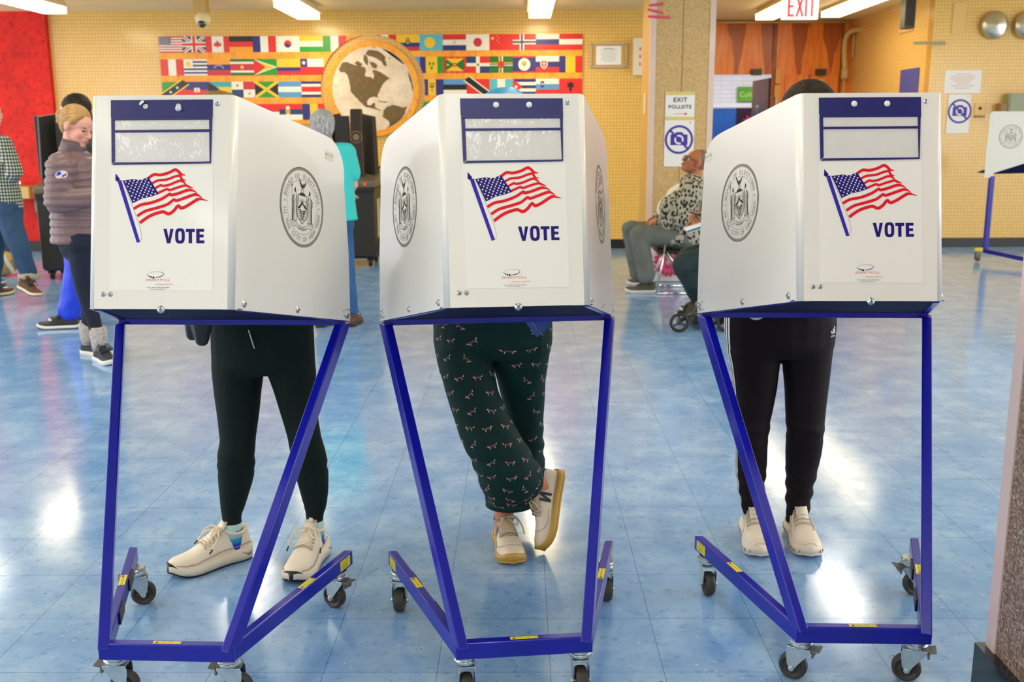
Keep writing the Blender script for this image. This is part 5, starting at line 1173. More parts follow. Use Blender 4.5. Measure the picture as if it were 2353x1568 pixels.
# EXIT sign
c=P(1838,14,Y=9.6); o=thing('exit_sign','white hanging EXIT sign with red letters near the veneer wall','sign',c); MB().box((0,0,0),(.33,.05,.24)).build('sign_box',emis('lit_sign_face',(240,226,212),.55),o,bevel=.006)
X=frame((0,-.0255,-.0),(1,0,0),y=(0,0,1)); mb=MB()
def bars(L):
    for a,b,w_ in L: mb.line([a,b],w_,X,0)
t_=.021; h1,h0=.085,-.095
for x in (-.105,): bars([((x,h0),(x,h1),t_),((x,h1-t_/2),(x+.048,h1-t_/2),t_),((x,-.005),(x+.04,-.005),t_),((x,h0+t_/2),(x+.048,h0+t_/2),t_)])
bars([((-.035,h0),(.022,h1),t_),((-.035,h1),(.022,h0),t_),((.05,h0),(.05,h1),t_),((.104,h0),(.104,h1),t_),((.078,h1-t_/2),(.132,h1-t_/2),t_)]); mb.build('exit_lettering',emis('lit_red_letters',(232,60,66),.8),o,auto='keep')
for s in (-.1,.1): MB().cyl((s,0,.12),(s,0,ZC-c.z),.006,8).build('hanger_rod',M('grey_rod',(150,145,130),.5),o)
# bells
BZ=M('brushed_bell_metal',(206,196,176),.3,1,var=.1,vs=5)
for px,lab in ((2283,'round metal gong bell on the right wall, fully in view'),(2358,'round metal gong bell cut by the right edge')):
    c=P(px,58,Y=YB-.02); r=.165; o=thing('bell',lab,'bell',c,0,'gong bells on the right wall'); MB().lathe([(0,.11),(.02,.11),(.03,.105),(r*.6,.092),(r*.88,.065),(r,.03),(r*.98,.02),(r*.5,.03),(0,.03)],frame((0,0,0),(1,0,0),(0,-1,0)),40).build('gong',BZ,o)
    MB().lathe([(0,.118),(.014,.118),(.016,.11),(0,.105)],frame((0,0,0),(1,0,0),(0,-1,0)),12).build('bolt',STEEL,o); MB().box((.0,.0,-.02),(.10,.05,.14)).build('mount',M('grey_bell_box',(120,110,90),.5),o)
# speaker box, plates, outlet, grey cabinets
o,mb,w,h=plate('speaker_box','dark speaker box high on the corner between recess and right wall','speaker',2066,-40,2098,68,YB-.0,PAPER,.16); mb.build('cabinet',M('dark_olive_cabinet',(58,54,40),.5),o,bevel=.006); MB().box((0,-.162,0),(w*.8,.004,h*.9)).build('grille',M('dark_grille',(40,38,30),.8,bump=.5,bs=200,bd=.002),o)
tag(MB().box((XR-.010,YB+.85,P(2050,40,Y=YB+.85).z),(.02,.5,.36)).build('junction_plate',M('peach_plate',(222,186,128),.5)),'beige access plate on the recess wall beside the speaker box','plate')
tag(MB().box((P(2203,42,Y=YB).x,YB-.006,P(2203,42,Y=YB).z),(.15,.012,.36)).build('access_panel',M('ochre_panel',(226,184,104),.4)),'plain ochre access panel on the right wall above the notice','panel')
tag(MB().box((P(2134,99,Y=YB).x,YB-.012,P(2134,99,Y=YB).z),(.38,.024,.035)).build('conduit_strip',M('grey_green_strip',(160,150,112),.5)),'short grey strip on the right wall beside the corner','strip')
o=thing('wall_outlet','ochre wall outlet right of the no-camera sign on the right wall','outlet',P(2251,251,Y=YB)); MB().box((0,-.006,0),(.13,.012,.15)).build('cover_plate',M('ochre_panel'),o,bevel=.003); MB().cyl((0,-.012,.01),(0,-.02,.01),.018,14).build('socket',BLK,o); MB().box((0,-.02,-.09),(.12,.03,.02)).build('ledge',M('brown_ledge',(150,116,66),.6),o)
for (x0,y0,x1,y1,lab) in ((2305,215,2395,262,'large grey-green metal cabinet on the right wall behind the far booth'),(2287,238,2306,262,'small brown box beside the grey-green cabinet')):
    o,mb,w,h=plate('electric_cabinet',lab,'cabinet',x0,y0,x1,y1,YB,PAPER,.12); mb.build('cabinet_body',M('grey_green_cabinet',(150,154,124),.5) if x1>2310 else M('brown_ledge'),o,bevel=.004); MB().box((0,-.122,0),(w*.9,.006,h*.86)).build('cabinet_door',M('grey_green_cabinet') if x1>2310 else M('brown_ledge'),o)
yy=13.4; a=P(1992,182,Y=yy)
tag(MB().box((XR-.006,13.35,P(2012,190,Y=13.35).z),(.012,.62,.34)).build('blue_placard',M('blue_placard_paint',(78,84,164),.5)),'plain blue placard on the recess side wall','placard')
# ceiling camera
c=P(466,44,Y=11.6); o=thing('security_camera','white dome security camera hanging below the ceiling above the flag banner','camera',c); r=.085
MB().lathe([(0,-.09),(.03,-.088),(.06,-.07),(.08,-.03),(.085,.0),(.075,.04),(.04,.07),(0,.075)],frame((0,0,0),(1,0,0),(0,-.55,-.85)),28).build('housing',M('cream_plastic',(226,208,160),.4),o)
MB().ell((0,-.040,-.052),(.046,.046,.046)).build('dome',M('smoked_dome',(40,30,16),.08,coat=1),o); MB().cyl((0,.02,.05),(0,.02,ZL-c.z),.022,12).build('stem',M('cream_plastic'),o); MB().box((-.02,.03,ZL-c.z-.08),(.15,.12,.158)).build('junction_box',M('ochre_box',(196,156,86),.5),o,bevel=.004)
# pipes in the recess
PIPE=M('cream_painted_pipe',(206,176,118),.5)
mb=MB(); z=ZC-.03; mb.tube([(2.4,YW-.08,z),(XR-.1,YW-.08,z)],.022,10); mb.tube([(2.4,YW-.14,z-.01),(4.0,YW-.14,z-.01)],.014,8); tag(mb.build('ceiling_pipe',PIPE),'cream pipes running along the ceiling over the veneer wall','pipe')
a=P(1942,60,Y=YW-.1); mb=MB(); mb.tube(cr([(a.x+.55,YW-1.2,ZC-.05),(a.x+.30,YW-.5,ZC-.16),(a.x+.03,YW-.12,ZC-.22),(a.x+.03,YW-.12,2.3)],5),.04,10); mb.tube([(a.x+.03,YW-.12,2.35),(a.x+.03,YW-.12,2.2)],.055,10); mb.tube([(a.x+.03,YW-.12,2.25),(a.x+.03,YW-.12,.1)],.02,8); mb.tube([(a.x+.14,YW-.1,ZC-.1),(a.x+.14,YW-.1,2.5)],.018,8); tag(mb.build('wall_conduit',PIPE),'bent cream conduit going down the corner beside the veneer wall','conduit')
# double door in the veneer wall
z=DZ; o=thing('door_leaf','brown door leaf swung open into the corridor, seen nearly edge-on','door',(DXb-.02,YW+.08,0)); w_=.95; th=.05; M_=Matrix.Rotation(rad(92),4,'Z'); MB(M_).box((w_/2,0,z/2-.02),(w_,th,z-.06)).build('leaf',M('brown_door',(112,58,26),.4,var=.2,vs=8),o,bevel=.004)
MB(M_).box((w_*.62,0,z*.70),(.22,th+.01,.5)).build('door_window',M('greenish_glass',(120,136,110),.1),o); MB(M_).box((w_*.4,-.06,z-.18),(.3,.06,.07)).build('closer',M('dark_closer',(52,44,30),.4),o)
for px in (1738,1886):
    c=P(px,166,Y=YW-.05); tag(MB().box((0,0,0),(.14,.1,.09)).build('door_closer',M('dark_closer'),loc=c),'dark door closer over the '+('open left doorway' if px<1800 else 'closed right door leaf')+' of the veneer wall','door closer')
o=thing('door_leaf','closed varnished door leaf at right in the veneer wall','door',((DXb+.16+P(1935,50,Y=YW).x)/2,YW,0)); wd=P(1935,50,Y=YW).x-DXb-.2; MB().box((0,-.012,z/2),(wd,.024,z-.02)).build('leaf',WOOD,o); MB().box((.04,-.028,z-.17),(.30,.006,.20)).build('paper_panel',M('tan_paper',(206,170,120),.6),o)
c=P(1787,175,Y=YW-.05); mb=MB(); mb.box((c.x,c.y,c.z),(.07,.05,.22)); mb.box((c.x,c.y,c.z-.22),(.085,.05,.18)); tag(mb.build('switch_box',M('ochre_switch_box',(216,160,70),.4)),'ochre switch boxes on the post between the door leaves','switch'); mb=MB(); mb.tube([(c.x,c.y,c.z-.3),(c.x,c.y,.2)],.025,8); tag(mb.build('wall_pipe',M('white_pipe',(222,206,190),.4)),'white pipe below the ochre switch boxes','pipe')
Y9=18.58
a=P(1693,233,Y=Y9); b=P(1770,199,Y=Y9); o=thing('collab_sign','green sign starting with Collab on the white corridor wall','sign',((a.x+b.x)/2,Y9,(a.z+b.z)/2)); MB().box((0,-.01,0),(b.x-a.x,.02,b.z-a.z)).build('board',M('green_sign',(92,160,40),.5,var=.2,vs=3),o); mb=MB(); mb.text('Collaborate',.125,frame((-(b.x-a.x)/2+.04,-.021,-.05),(1,0,0),y=(0,0,1)),0,align='LEFT'); mb.build('lettering',M('pale_green_print',(190,224,140),.5),o,auto='keep')
a=P(1640,400,Y=Y9); b=P(1790,246,Y=Y9); o=thing('notice_board','royal blue notice board with white scalloped border along the corridor wall','notice board',((a.x+b.x)/2,Y9,(a.z+b.z)/2)); hh=b.z-a.z; MB().box((0,-.02,0),(b.x-a.x+1.2,.04,hh)).build('board',M('royal_blue_paper',(24,92,176),.6,var=.1,vs=3),o)
mb=MB(); 
for k in range(40): mb.cyl((-1.2+k*.06,-.04,hh/2+.0),(-1.2+k*.06,-.05,hh/2+.0),.032,10)
mb.box((0,-.02,hh/2+.035),(2.4,.04,.07)); mb.build('border',M('white_border',(226,226,236),.6),o)
c=P(1724,272,Y=Y9-.05); tag(MB().box((0,0,0),(.50,.01,.36)).build('poster',M('dark_poster',(40,24,50),.4,var=.5,vs=9),loc=c),'dark poster with pink burst pinned to the blue notice board','poster'); mb=MB(Matrix.Translation(c)); mb.flat2([((.13 if i%2 else .06)*math.cos(i*PI/8),(.13 if i%2 else .06)*math.sin(i*PI/8)) for i in range(16)],frame((-.02,-.007,-.06),(1,0,0),y=(0,0,1))); bb=mb.build('pink_burst',M('pink_burst',(226,50,120),.5),auto='keep'); bb.parent=bpy.data.objects['poster']; bb.matrix_parent_inverse=Matrix.Translation(-c)
# drinking fountain on the red wall
a=P(50,458,Y=YB-.08); b=P(94,424,Y=YB-.08); o=thing('drinking_fountain','tan metal drinking fountain on the red wall','drinking fountain',((a.x+b.x)/2,YB-.08,(a.z+b.z)/2)); w=(b.x-a.x); h=b.z-a.z
mb=MB(); mb.rings([[V((x,0,z_)) for x,z_ in ((-w/2,-h/2),(w/2,-h/2),(w/2,h/2),(-w/2,h/2))],[V((x,-.30,z_)) for x,z_ in ((-w/2+.01,-h*.40),(w/2-.01,-h*.40),(w/2-.01,h*.46),(-w/2+.01,h*.46))]],sm=False); mb.build('basin',M('tan_metal',(186,150,92),.35,.5),o,bevel=.01)
MB().tube(cr([(-w*.38,-.06,h/2),(-w*.38,-.06,h/2+.06),(-w*.34,-.10,h/2+.07),(-w*.32,-.12,h/2+.05)],4),.011,8).build('spout',CHROME,o); MB().tube([(.06,-.03,-h/2),(.06,-.03,-h/2-.16)],.02,8).build('drain_pipe',M('grey_rod'),o)
# ------------------------------------------------------------------ ballot scanners
def scanner(px,Y,label,rz=0):
    x=P(px,500,Y=Y).x; o=thing('ballot_scanner',label,'ballot scanner',(x,Y,0),rz,'black ballot scanners'); D_=M('black_plastic_case',(26,24,20),.4,bump=.1,bs=90,bd=.002); B_=M('dark_brown_hood',(50,32,20),.4)
    mb=MB(); mb.rings([[V((s*.31*k,t*.30*k,z_)) for s,t in ((-1,-1),(1,-1),(1,1),(-1,1))] for z_,k in ((.09,.93),(.12,1),(.80,1.0),(.86,1.04))],sm=False); mb.build('cabinet',D_,o,bevel=.012)
    mb=MB(); mb.rings([[V((s*.33,t*.32,z_+(dz if t>0 else 0))) for s,t in ((-1,-1),(1,-1),(1,1),(-1,1))] for z_,dz in ((.86,0),(.93,.10))],sm=False); mb.build('top_housing',M('taupe_plastic',(98,88,70),.45),o,bevel=.02)
    for s in (-1,1):
        mb=MB(); mb.rings([[V((s*.30,-.02,1.0)),V((s*.33,.05,1.0)),V((s*.31,.05,1.62)),V((s*.28,-.02,1.62))],[V((s*.10,.20,1.0)),V((s*.12,.24,1.0)),V((s*.12,.24,1.66)),V((s*.10,.20,1.66))]],sm=False); mb.build('side_screen',D_,o,bevel=.01)
    mb=MB(); mb.rings([[V((.02,-.10,.93)),V((.18,-.06,.93)),V((.19,-.02,.93)),V((.02,-.05,.93))],[V((.05,-.10,1.70)),V((.17,-.07,1.70)),V((.18,-.03,1.70)),V((.05,-.06,1.70))]],sm=False); c_=mb.build('privacy_hood',B_,o,bevel=.012)
    X=frame((.106,-.088,1.40),(1,.26,0),y=(0,0,1)); mb=MB(); mb.annulus((0,0),.058,.066,X,0,32); mb.disc((0,0),.035,X,0,20); 
    mb.build('round_seal',M('dull_bronze_print',(132,108,76),.5),c_,auto='keep'); MB().box((-.18,.14,1.32),(.36,.03,.62)).build('back_screen',D_,o,bevel=.01)
    MB().box((.315,-.02,.52),(.006,.22,.42)).build('side_label',M('beige_label',(176,168,140),.5),o)
    for s in (-1,1):
        for t in (-1,1):
            w_=MB(); w_.lathe([(0,-.018),(.045,-.018),(.05,-.01),(.05,.01),(.045,.018),(0,.018)],frame((s*.24,t*.22,.05),(0,1,0),(1,0,0)),18); w_.box((s*.24,t*.22,.08),(.07,.05,.04)); w_.build('caster',BLK,o)
    MB().cyl((.22,-.325,.90),(.22,-.335,.90),.012,10).build('indicator',emis('red_indicator',(255,30,50),2),o); MB().box((-.02,-.33,.90),(.05,.02,.03)).build('key_tag',M('yellow_tag',(240,180,30),.5),o)
scanner(806,11.3,'black ballot scanner with brown hood against the wall below the globe disc')
scanner(178,10.4,'black ballot scanner half hidden behind the woman in the puffer jacket',.2)
c=P(872,478,Y=12.55); o=thing('hanging_bag','black bag hanging on the wall beside the ballot scanner','bag',c); mb=MB(); mb.cap((0,0,.14),(.0,0,-.16),.09,.12,14,.5,(0,1,0)); organic(mb,'bag_body',M('black_nylon',(20,20,22),.6),o,.012,3); MB().tube(cr([(-.05,0,.2),(-.03,.08,.42),(.0,.17,.5)],5),.010,6).build('strap',M('black_nylon'),o)
# ------------------------------------------------------------------ the booth in the far right
o=thing('voting_booth','distant white voting booth in front of the right wall, beyond the near column','voting booth',P(2262,578,Y=11.3)); O4=o.location.copy(); T4=Matrix.Translation(-O4)
Y4=11.3; pts=[P(x,y,Y=Y4+.0) for x,y in ((2262,408),(2282,410),(2283,398),(2353,376),(2385,366),(2385,256),(2290,256))]+[P(2275+8*(1-math.sin(a)),256+13*(1-math.cos(a)),Y=Y4) for a in (0.3,.8,1.3)]+[P(2273,290,Y=Y4),P(2266,350,Y=Y4)]
mb=MB(T4); mb.rings([[p for p in pts],[p+V((0,.004,0)) for p in pts]],sm=False); sc4=mb.build('privacy_screen',M('white_enamel_far',(226,222,212),.4),o)
mb=MB(T4); seal(mb,frame(P(2323,314,Y=Y4-.002),(1,0,0),y=(0,0,1)),.128); mb.build('seal_print',[M('faded_grey_ink',(150,140,122),.5),M('white_enamel_far')],sc4,auto='keep')
mb=MB(T4); a=P(2284,398,Y=Y4+.02); b=P(2385,366,Y=Y4+.02); mb.rings([[a,b,V((b.x,b.y,a.z)),V((a.x,a.y,a.z-.01))],[a+V((0,.4,0)),b+V((0,.4,0)),V((b.x,b.y+.4,a.z)),V((a.x,a.y+.4,a.z-.01))]],sm=False); mb.build('writing_tray',NAVY,o)
zb=P(2262,578,Y=Y4).z
mb=MB(T4); mb.beam(P(2279,405,Y=Y4+.02),P(2264,572,Y=Y4+.02),.05,.05,(1,0,0)); mb.build('post',BLUE,o,bevel=.003)
mb=MB(T4); mb.beam(P(2262,576,Y=Y4),P(2360,597,Y=Y4-.55),.045,.045,(0,0,1)); mb.build('leg',BLUE,o,bevel=.003); mb=MB(T4); c=P(2249,574,Y=Y4); mb.box(c,(.08,.03,.04)); mb.build('warning_label',YEL,o)
c=P(2246,594,Y=Y4-.05); mb=MB(T4); mb.lathe([(0,-.015),(.035,-.015),(.04,0),(.035,.015),(0,.015)],frame((c.x,c.y,.045),(0,0,1),(1,.3,0)),18); mb.box((c.x,c.y,.085),(.05,.05,.06)); mb.build('caster',M('grey_caster',(110,108,100),.4,.5),o)
c=P(2360,600,Y=Y4-.55); mb=MB(T4); mb.lathe([(0,-.015),(.035,-.015),(.04,0),(.035,.015),(0,.015)],frame((c.x,c.y,.045),(0,0,1),(1,.3,0)),18); mb.box((c.x,c.y,.085),(.05,.05,.06)); mb.build('caster',M('grey_caster'),o)
# ================================================================== people further back
def figure(label,loc,D,skin,**k):
    root=thing('person',label,'person',loc); b=body(root,V(loc),D,skin,k.get('voxel',.008),2); face_parts(root,b,D['head'],D.get('hs',1),V(loc),closed=k.get('closed',False)); return root,b
def HD(c,f,up=(0,0,1)): m=frame(c,f,up); return m
def mk(loc): return MB(Matrix.Translation(-V(loc)))
PL=lambda L,Y:[P(x,y,Y=Y+(q[0] if q else 0)) for x,y,*q in L]
def pants(root,loc,D,mat,r=(.095,.068,.055),hip=.155,end=0,fn=None,name='trousers',vox=.010,fl=.72):
    mb=mk(loc); mb.cap(D['hipL'],D['hipR'],r[0]*1.12,r[0]*1.12); mb.cap((D['hipL']+D['hipR'])/2,D['pel']+V((0,0,.06)),hip,hip*.95,16,fl,D['fwd'])
    for s in 'LR': mb.cap(D['hip'+s],D['kn'+s],r[0],r[1]); mb.cap(D['kn'+s],D['an'+s]+V((0,0,.03)),r[1],r[2])
    return organic(mb,name,mat,root,vox,4,fn or folds(.008,8,4,len(name)))
def top(root,loc,D,mat,name='shirt',w=.165,r=(.062,.052,.038),sl=1.0,fn=None,neck=.07,belly=0,hem=.05,vox=.011,fl=.70,extra=None,mats=None):
    mb=mk(loc); fw=D['fwd']; pel,ch=D['pel'],D['chest']; m_=pel.lerp(ch,.5); dn=(pel-ch).normalized()
    mb.tube([m_.lerp(ch,.3),m_,pel,pel+dn*hem],[w*.98,w,w*1.04,w*1.08],20,fl,fw); mb.cap(m_,ch,w,w*1.0,18,fl,fw); mb.cap(D['shL'],D['shR'],r[0]*1.05,r[0]*1.05); mb.cap(ch,D['neck']-V((0,0,.03)),.10,neck)
    if belly: mb.ell(m_+fw*belly,(w*.8,w*.8,w*1.0))
    for s in 'LR':
        mb.cap(D['sh'+s],D['el'+s] if sl>.5 else D['sh'+s].lerp(D['el'+s],.6),r[0],r[1])
        if sl>.5: mb.cap(D['el'+s],D['wr'+s].lerp(D['el'+s],.12),r[1],r[2])
    return organic(mb,name,mats or mat,root,vox,4,fn or folds(.007,9,6,len(name)),extra)
def hair(root,loc,Mh,mat,shapes,s=1.0,vox=.008,fn=None):
    mb=MB(Matrix.Translation(-V(loc))@Mh@Matrix.Scale(s,4))
    for q in shapes:
        if q[0]=='e': mb.ell(q[1],q[2])
        else: mb.cap(q[1],q[2],q[3],q[4])
    return organic(mb,'hair',mat,root,vox,2,fn or (lambda co,n:co+n*.004*noise.noise(V((co.x*50,co.y*50,co.z*14)))))
SHORT=[('e',(-.024,0,.044),(.098,.084,.088)),('e',(-.050,0,-.01),(.058,.074,.075))]
def plain_shoe(root,loc,heel,toe,mats,L=.28,up=None,style='plain'):
    x=V(toe)-V(heel); Mx=Matrix.Translation(-V(loc))@frame(heel,x,up or (0,0,1)); return make_shoe(root,Mx,style,mats,L,lace=True,detail=False)
NAVYL=M('navy_leggings',(14,22,44),.8,bump=.2,bs=80,bd=.002)
def setp(D,Y,**k):
    for n,q in k.items(): D[n]=P(q[0],q[1],Y=Y+(q[2] if len(q)>2 else 0))
# --- woman in a mauve puffer jacket walking right behind the left booth
Y=6.4; loc=P(205,835,Z=0); D=dict(fwd=V((.94,-.3,0)).normalized(),hs=1.04,leg=(.06,.045,.03))
setp(D,Y,pel=(182,530),chest=(172,405),neck=(163,345),shL=(178,375,.20),shR=(140,385,-.18),elL=(205,455,.22),elR=(131,462,-.22),wrL=(240,440,.10),wrR=(224,452,-.16),hipL=(186,555,.09),hipR=(182,555,-.09),knL=(208,655,.12),knR=(196,662,-.05),anL=(203,775,.16),anR=(228,786,-.04))
D['head']=HD(P(176,292,Y=Y),V((.88,-.30,-.34)),V((.36,0,.9))); 
for s in 'LR': D['hand'+s]=(V((1,.1,.1)),V((0,0,1)),1 if s=='R' else -1); D['foot'+s]=V((1,0,0))
w1,b1=figure('woman in a mauve quilted puffer jacket looking down, blond hair tied in a bun',loc,D,M('rosy_skin',(222,158,138),.5,var=.05,vs=8),voxel=.006,closed=True)
pants(w1,loc,D,NAVYL,(.088,.060,.042),.15)
PF1=M('mauve_quilted_nylon',(122,96,98),.42,bump=.2,bs=30,bd=.004)
def quilt(pitch,amp,z0=0):
    def fn(co,n): return co+n*(amp*(abs(math.sin(PI*(co.z+z0+.02*noise.noise(co*5))/pitch))**.6-.4))
    return fn
def sticker(w,bv):
    o=P(183,396,Y=Y)-loc; h=bv.ray_cast(o+V((0,-.8,0)),V((0,1,0)))
    if h[0]:
        X=frame(h[0]+h[1]*.012,V((1,0,0))-h[1]*h[1].x,h[1]); w.mi=1; w.disc((0,0),.036,X,0,18,.028); w.mi=2; w.flat2([(-.03,0),(-.02,.02),(.0,.026),(.0,.004)],X,.001); w.mi=3; w.flat2([(0,-.02),(.028,-.01),(.03,.004),(.0,-.004)],X,.001)
top(w1,loc,D,PF1,'puffer_jacket',.175,(.082,.072,.056),1,quilt(.048,.013),.078,0,.075,.009,.82,sticker,[PF1,INKW,M('sticker_blue',(50,60,190),.4),M('sticker_red',(230,60,60),.4)])
mb=mk(loc); nk=D['neck']; mb.lathe([(.074,-.03),(.080,.0),(.076,.04),(.070,.065),(.062,.060),(.060,0)],Matrix.Translation(nk+V((.012,0,-.005)))@Matrix.Rotation(.25,4,'Y'),24); mb.build('collar',M('mauve_dark_collar',(96,76,84),.5),w1)
hair(w1,loc,D['head'],hair_mat('blond_bun_hair',(120,84,44),(214,168,106),(8,150,150)),[('e',(-.024,0,.046),(.096,.082,.086)),('e',(-.055,0,.0),(.052,.068,.07)),('c',(-.10,0,.04),(-.125,0,.03),.030,.036),('c',(-.118,0,.02),(-.13,0,-.01),.034,.02),('c',(.04,-.05,.075),(.02,-.07,.03),.018,.018)],1.04,.007,lambda co,n:co+n*.0016*noise.noise(V((co.x*9,co.y*70,co.z*70))))
DK=(M('dark_teal_knit_shoe',(30,38,44),.7),M('white_foam_sole',(222,218,214),.5),M('white_foam_sole'),M('dark_lace',(40,44,50),.7),BLK)
for s,heel,toe in (('L',(172,815),(236,822)),('R',(205,812),(258,832))):
    h=P(heel[0],heel[1],Z=0); t_=P(toe[0],toe[1],Z=0); d=(t_-h).normalized(); a=D['an'+s]; h=V((a.x,a.y,0))-d*.06; plain_shoe(w1,loc,h,h+d,DK,.26)
    mb=mk(loc); mb.tube([a+V((0,0,.10)),a+V((0,0,.06)),a+V((0,0,.0)),V((a.x,a.y,.07))],[.050,.056,.052,.046],14); mb.build('sock',M('grey_white_wool_sock',(176,168,166),.9,var=.3,vs=60,bump=.5,bs=90,bd=.003),w1)
# --- man with dark hair and blue trousers behind her
Y=7.6; loc=P(160,752,Z=0); D=dict(fwd=V((-1,0,0)),leg=(.05,.04,.03)); setp(D,Y,pel=(192,505),chest=(190,380),neck=(186,315),shL=(190,345,-.2),shR=(190,345,.2),elL=(186,430,-.24),elR=(190,430,.22),wrL=(160,455,-.12),wrR=(160,450,.12),hipL=(188,530,-.09),hipR=(192,530,.09),knL=(180,630,-.10),knR=(190,630,.10),anL=(162,722,-.10),anR=(188,716,.12))
D['head']=HD(P(172,262,Y=Y),V((-.98,-.05,-.18)),V((-.18,0,1))); D['hs']=1.1
for s in 'LR': D['hand'+s]=(V((-1,0,.1)),V((0,0,1)),-1 if s=='R' else 1); D['foot'+s]=V((-1,0,0))
m1,b2=figure('man with short dark hair in bright blue trousers behind the woman in the puffer jacket',loc,D,SKIN)
pants(m1,loc,D,M('bright_blue_nylon',(24,62,214),.5,bump=.3,bs=20,bd=.01),(.11,.100,.088),.17,fn=folds(.014,9,6,3))
top(m1,loc,D,M('dark_jacket',(34,38,42),.7),'jacket',.18,(.07,.06,.05),fl=.75)
hair(m1,loc,D['head'],hair_mat('dark_brown_hair',(24,16,10),(52,36,24)),SHORT,1.12)
DB=(M('black_leather_shoe',(20,20,22),.35),M('white_foam_sole'),BLK,M('dark_lace'),BLK)
for s in 'LR': a=D['an'+s]; plain_shoe(m1,loc,V((a.x+.06,a.y,0)),V((a.x-.2,a.y-.04,0)),DB,.30)
# --- man in a checked shirt stepping away at the far left edge
def check_mat():
    t=NT('green_white_check_cloth'); g_=t.n('ShaderNodeTexCoord'); sp=t.n('ShaderNodeSeparateXYZ'); t.l(g_.outputs['Object'],sp.inputs[0]); p=.028
    u=t.math('GREATER_THAN',t.math('FRACT',t.math('DIVIDE',t.math('ADD',sp.outputs[0],t.math('MULTIPLY',sp.outputs[1],.8)),p)),.5); v=t.math('GREATER_THAN',t.math('FRACT',t.math('DIVIDE',sp.outputs[2],p)),.5)
    s_=t.math('ADD',u,v); t.base(t.ramp(t.math('MULTIPLY',s_,.5),[(.0,(34,50,40)),(.5,(92,104,92)),(1.0,(210,206,190))])); t.set(Roughness=.85); return t.m
Y=8.8; loc=P(30,700,Z=0); D=dict(fwd=V((.35,.93,0)).normalized(),leg=(.055,.045,.03)); setp(D,Y,pel=(4,470),chest=(-12,370),neck=(-18,310),shL=(-45,335,.1),shR=(10,332,-.1),elL=(-60,400,0),elR=(36,395,-.15),wrL=(-40,450,.1),wrR=(5,430,.16),hipL=(-12,485,0),hipR=(16,485,-.05),knL=(-15,590,.1),knR=(46,570,-.1),anL=(-20,680,.2),anR=(67,640,-.05))
D['head']=HD(P(-22,262,Y=Y),D['fwd']); 
for s in 'LR': D['hand'+s]=(V((-.3,.9,0)),V((0,0,1)),-1 if s=='R' else 1); D['foot'+s]=V((1,0,-.5))
m2,b3=figure('man in a dark checked shirt, jeans and brown boots cut by the left edge',loc,D,SKIN)
JEANS=M('blue_denim',(40,72,104),.8,var=.18,vs=5,bump=.25,bs=120,bd=.002)
pants(m2,loc,D,JEANS,(.115,.088,.072),.17,fn=folds(.014,8,6,5)); top(m2,loc,D,check_mat(),'checked_shirt',.19,(.072,.062,.045),hem=.04)
hair(m2,loc,D['head'],hair_mat('dark_brown_hair',(24,16,10),(52,36,24)),SHORT)
BT=(M('brown_suede_boot',(92,58,36),.8),M('cream_welt',(224,206,170),.5),BLK,BLK,BLK)
h=P(46,662,Y=8.70); t_=P(102,690,Y=8.50); plain_shoe(m2,loc,h,t_,BT,.30,(.55,-.25,.9)); a=D['anL']; plain_shoe(m2,loc,V((a.x-.05,a.y-.05,0)),V((a.x+.1,a.y+.2,0)),BT,.30)
mb=mk(loc); mb.tube([D['anR']+V((-.01,0,.05)),D['anR']+V((.0,0,-.02))],[.082,.088],16); mb.build('jean_cuff',M('pale_denim_cuff',(160,160,140),.8),m2)
# --- person seated out of frame at the left: only the shoes and shins show
loc=P(0,668,Z=0); o=thing('person','person seated beyond the left edge, only dark shoes showing beside the white chair leg','person',loc)
for dy,(hx,tx,yy) in ((0,(-48,17,668)),(.18,(-52,12,655))):
    h=P(hx,yy,Z=0); t_=P(tx,yy,Z=0); plain_shoe(o,loc,h,t_,DB,(t_-h).length); mb=mk(loc); mb.cap(h+V((.06,0,.10)),h+V((.0,.05,.46)),.055,.075); organic(mb,'trousers',M('dark_trouser_cloth',(36,36,44),.8),o,.01,2)
# white folding chair leg and tan bag at the far left
loc=P(5,640,Y=9.3); loc.z=0; o=thing('folding_chair','white metal folding chair cut by the left edge','chair',loc); WM=M('white_chair_metal',(226,216,190),.4)
mb=mk(loc); mb.tube([P(-18,545,Y=9.3),P(32,628,Y=9.3)],.017,8); mb.build('leg',WM,o); mb=mk(loc); mb.tube([P(-18,545,Y=9.75),P(30,622,Y=9.75)],.017,8); mb.build('leg',WM,o); mb=mk(loc); mb.box(P(-28,548,Y=9.5),(.42,.44,.03)); mb.build('seat',WM,o,bevel=.01); mb=mk(loc); mb.tube([P(18,610,Y=9.3),P(18,610,Y=9.75)],.012,8); mb.build('stretcher',WM,o)
loc=P(8,590,Y=10.4); loc.z=0; o=thing('tan_bag','slouched tan cloth bag on the floor at the left edge','bag',loc); mb=MB(); mb.ell((-.05,0,.13),(.19,.13,.13)); mb.ell((-.10,0,.20),(.11,.10,.09)); organic(mb,'bag_body',M('tan_canvas',(188,156,92),.8,var=.15,vs=12),o,.012,3,folds(.02,9,9,2)); MB().tube(cr([(-.16,-.05,.24),(-.12,-.10,.36),(-.02,-.08,.34),(.02,-.05,.22)],5),.009,6).build('handle',M('cream_strap',(226,208,168),.7),o)
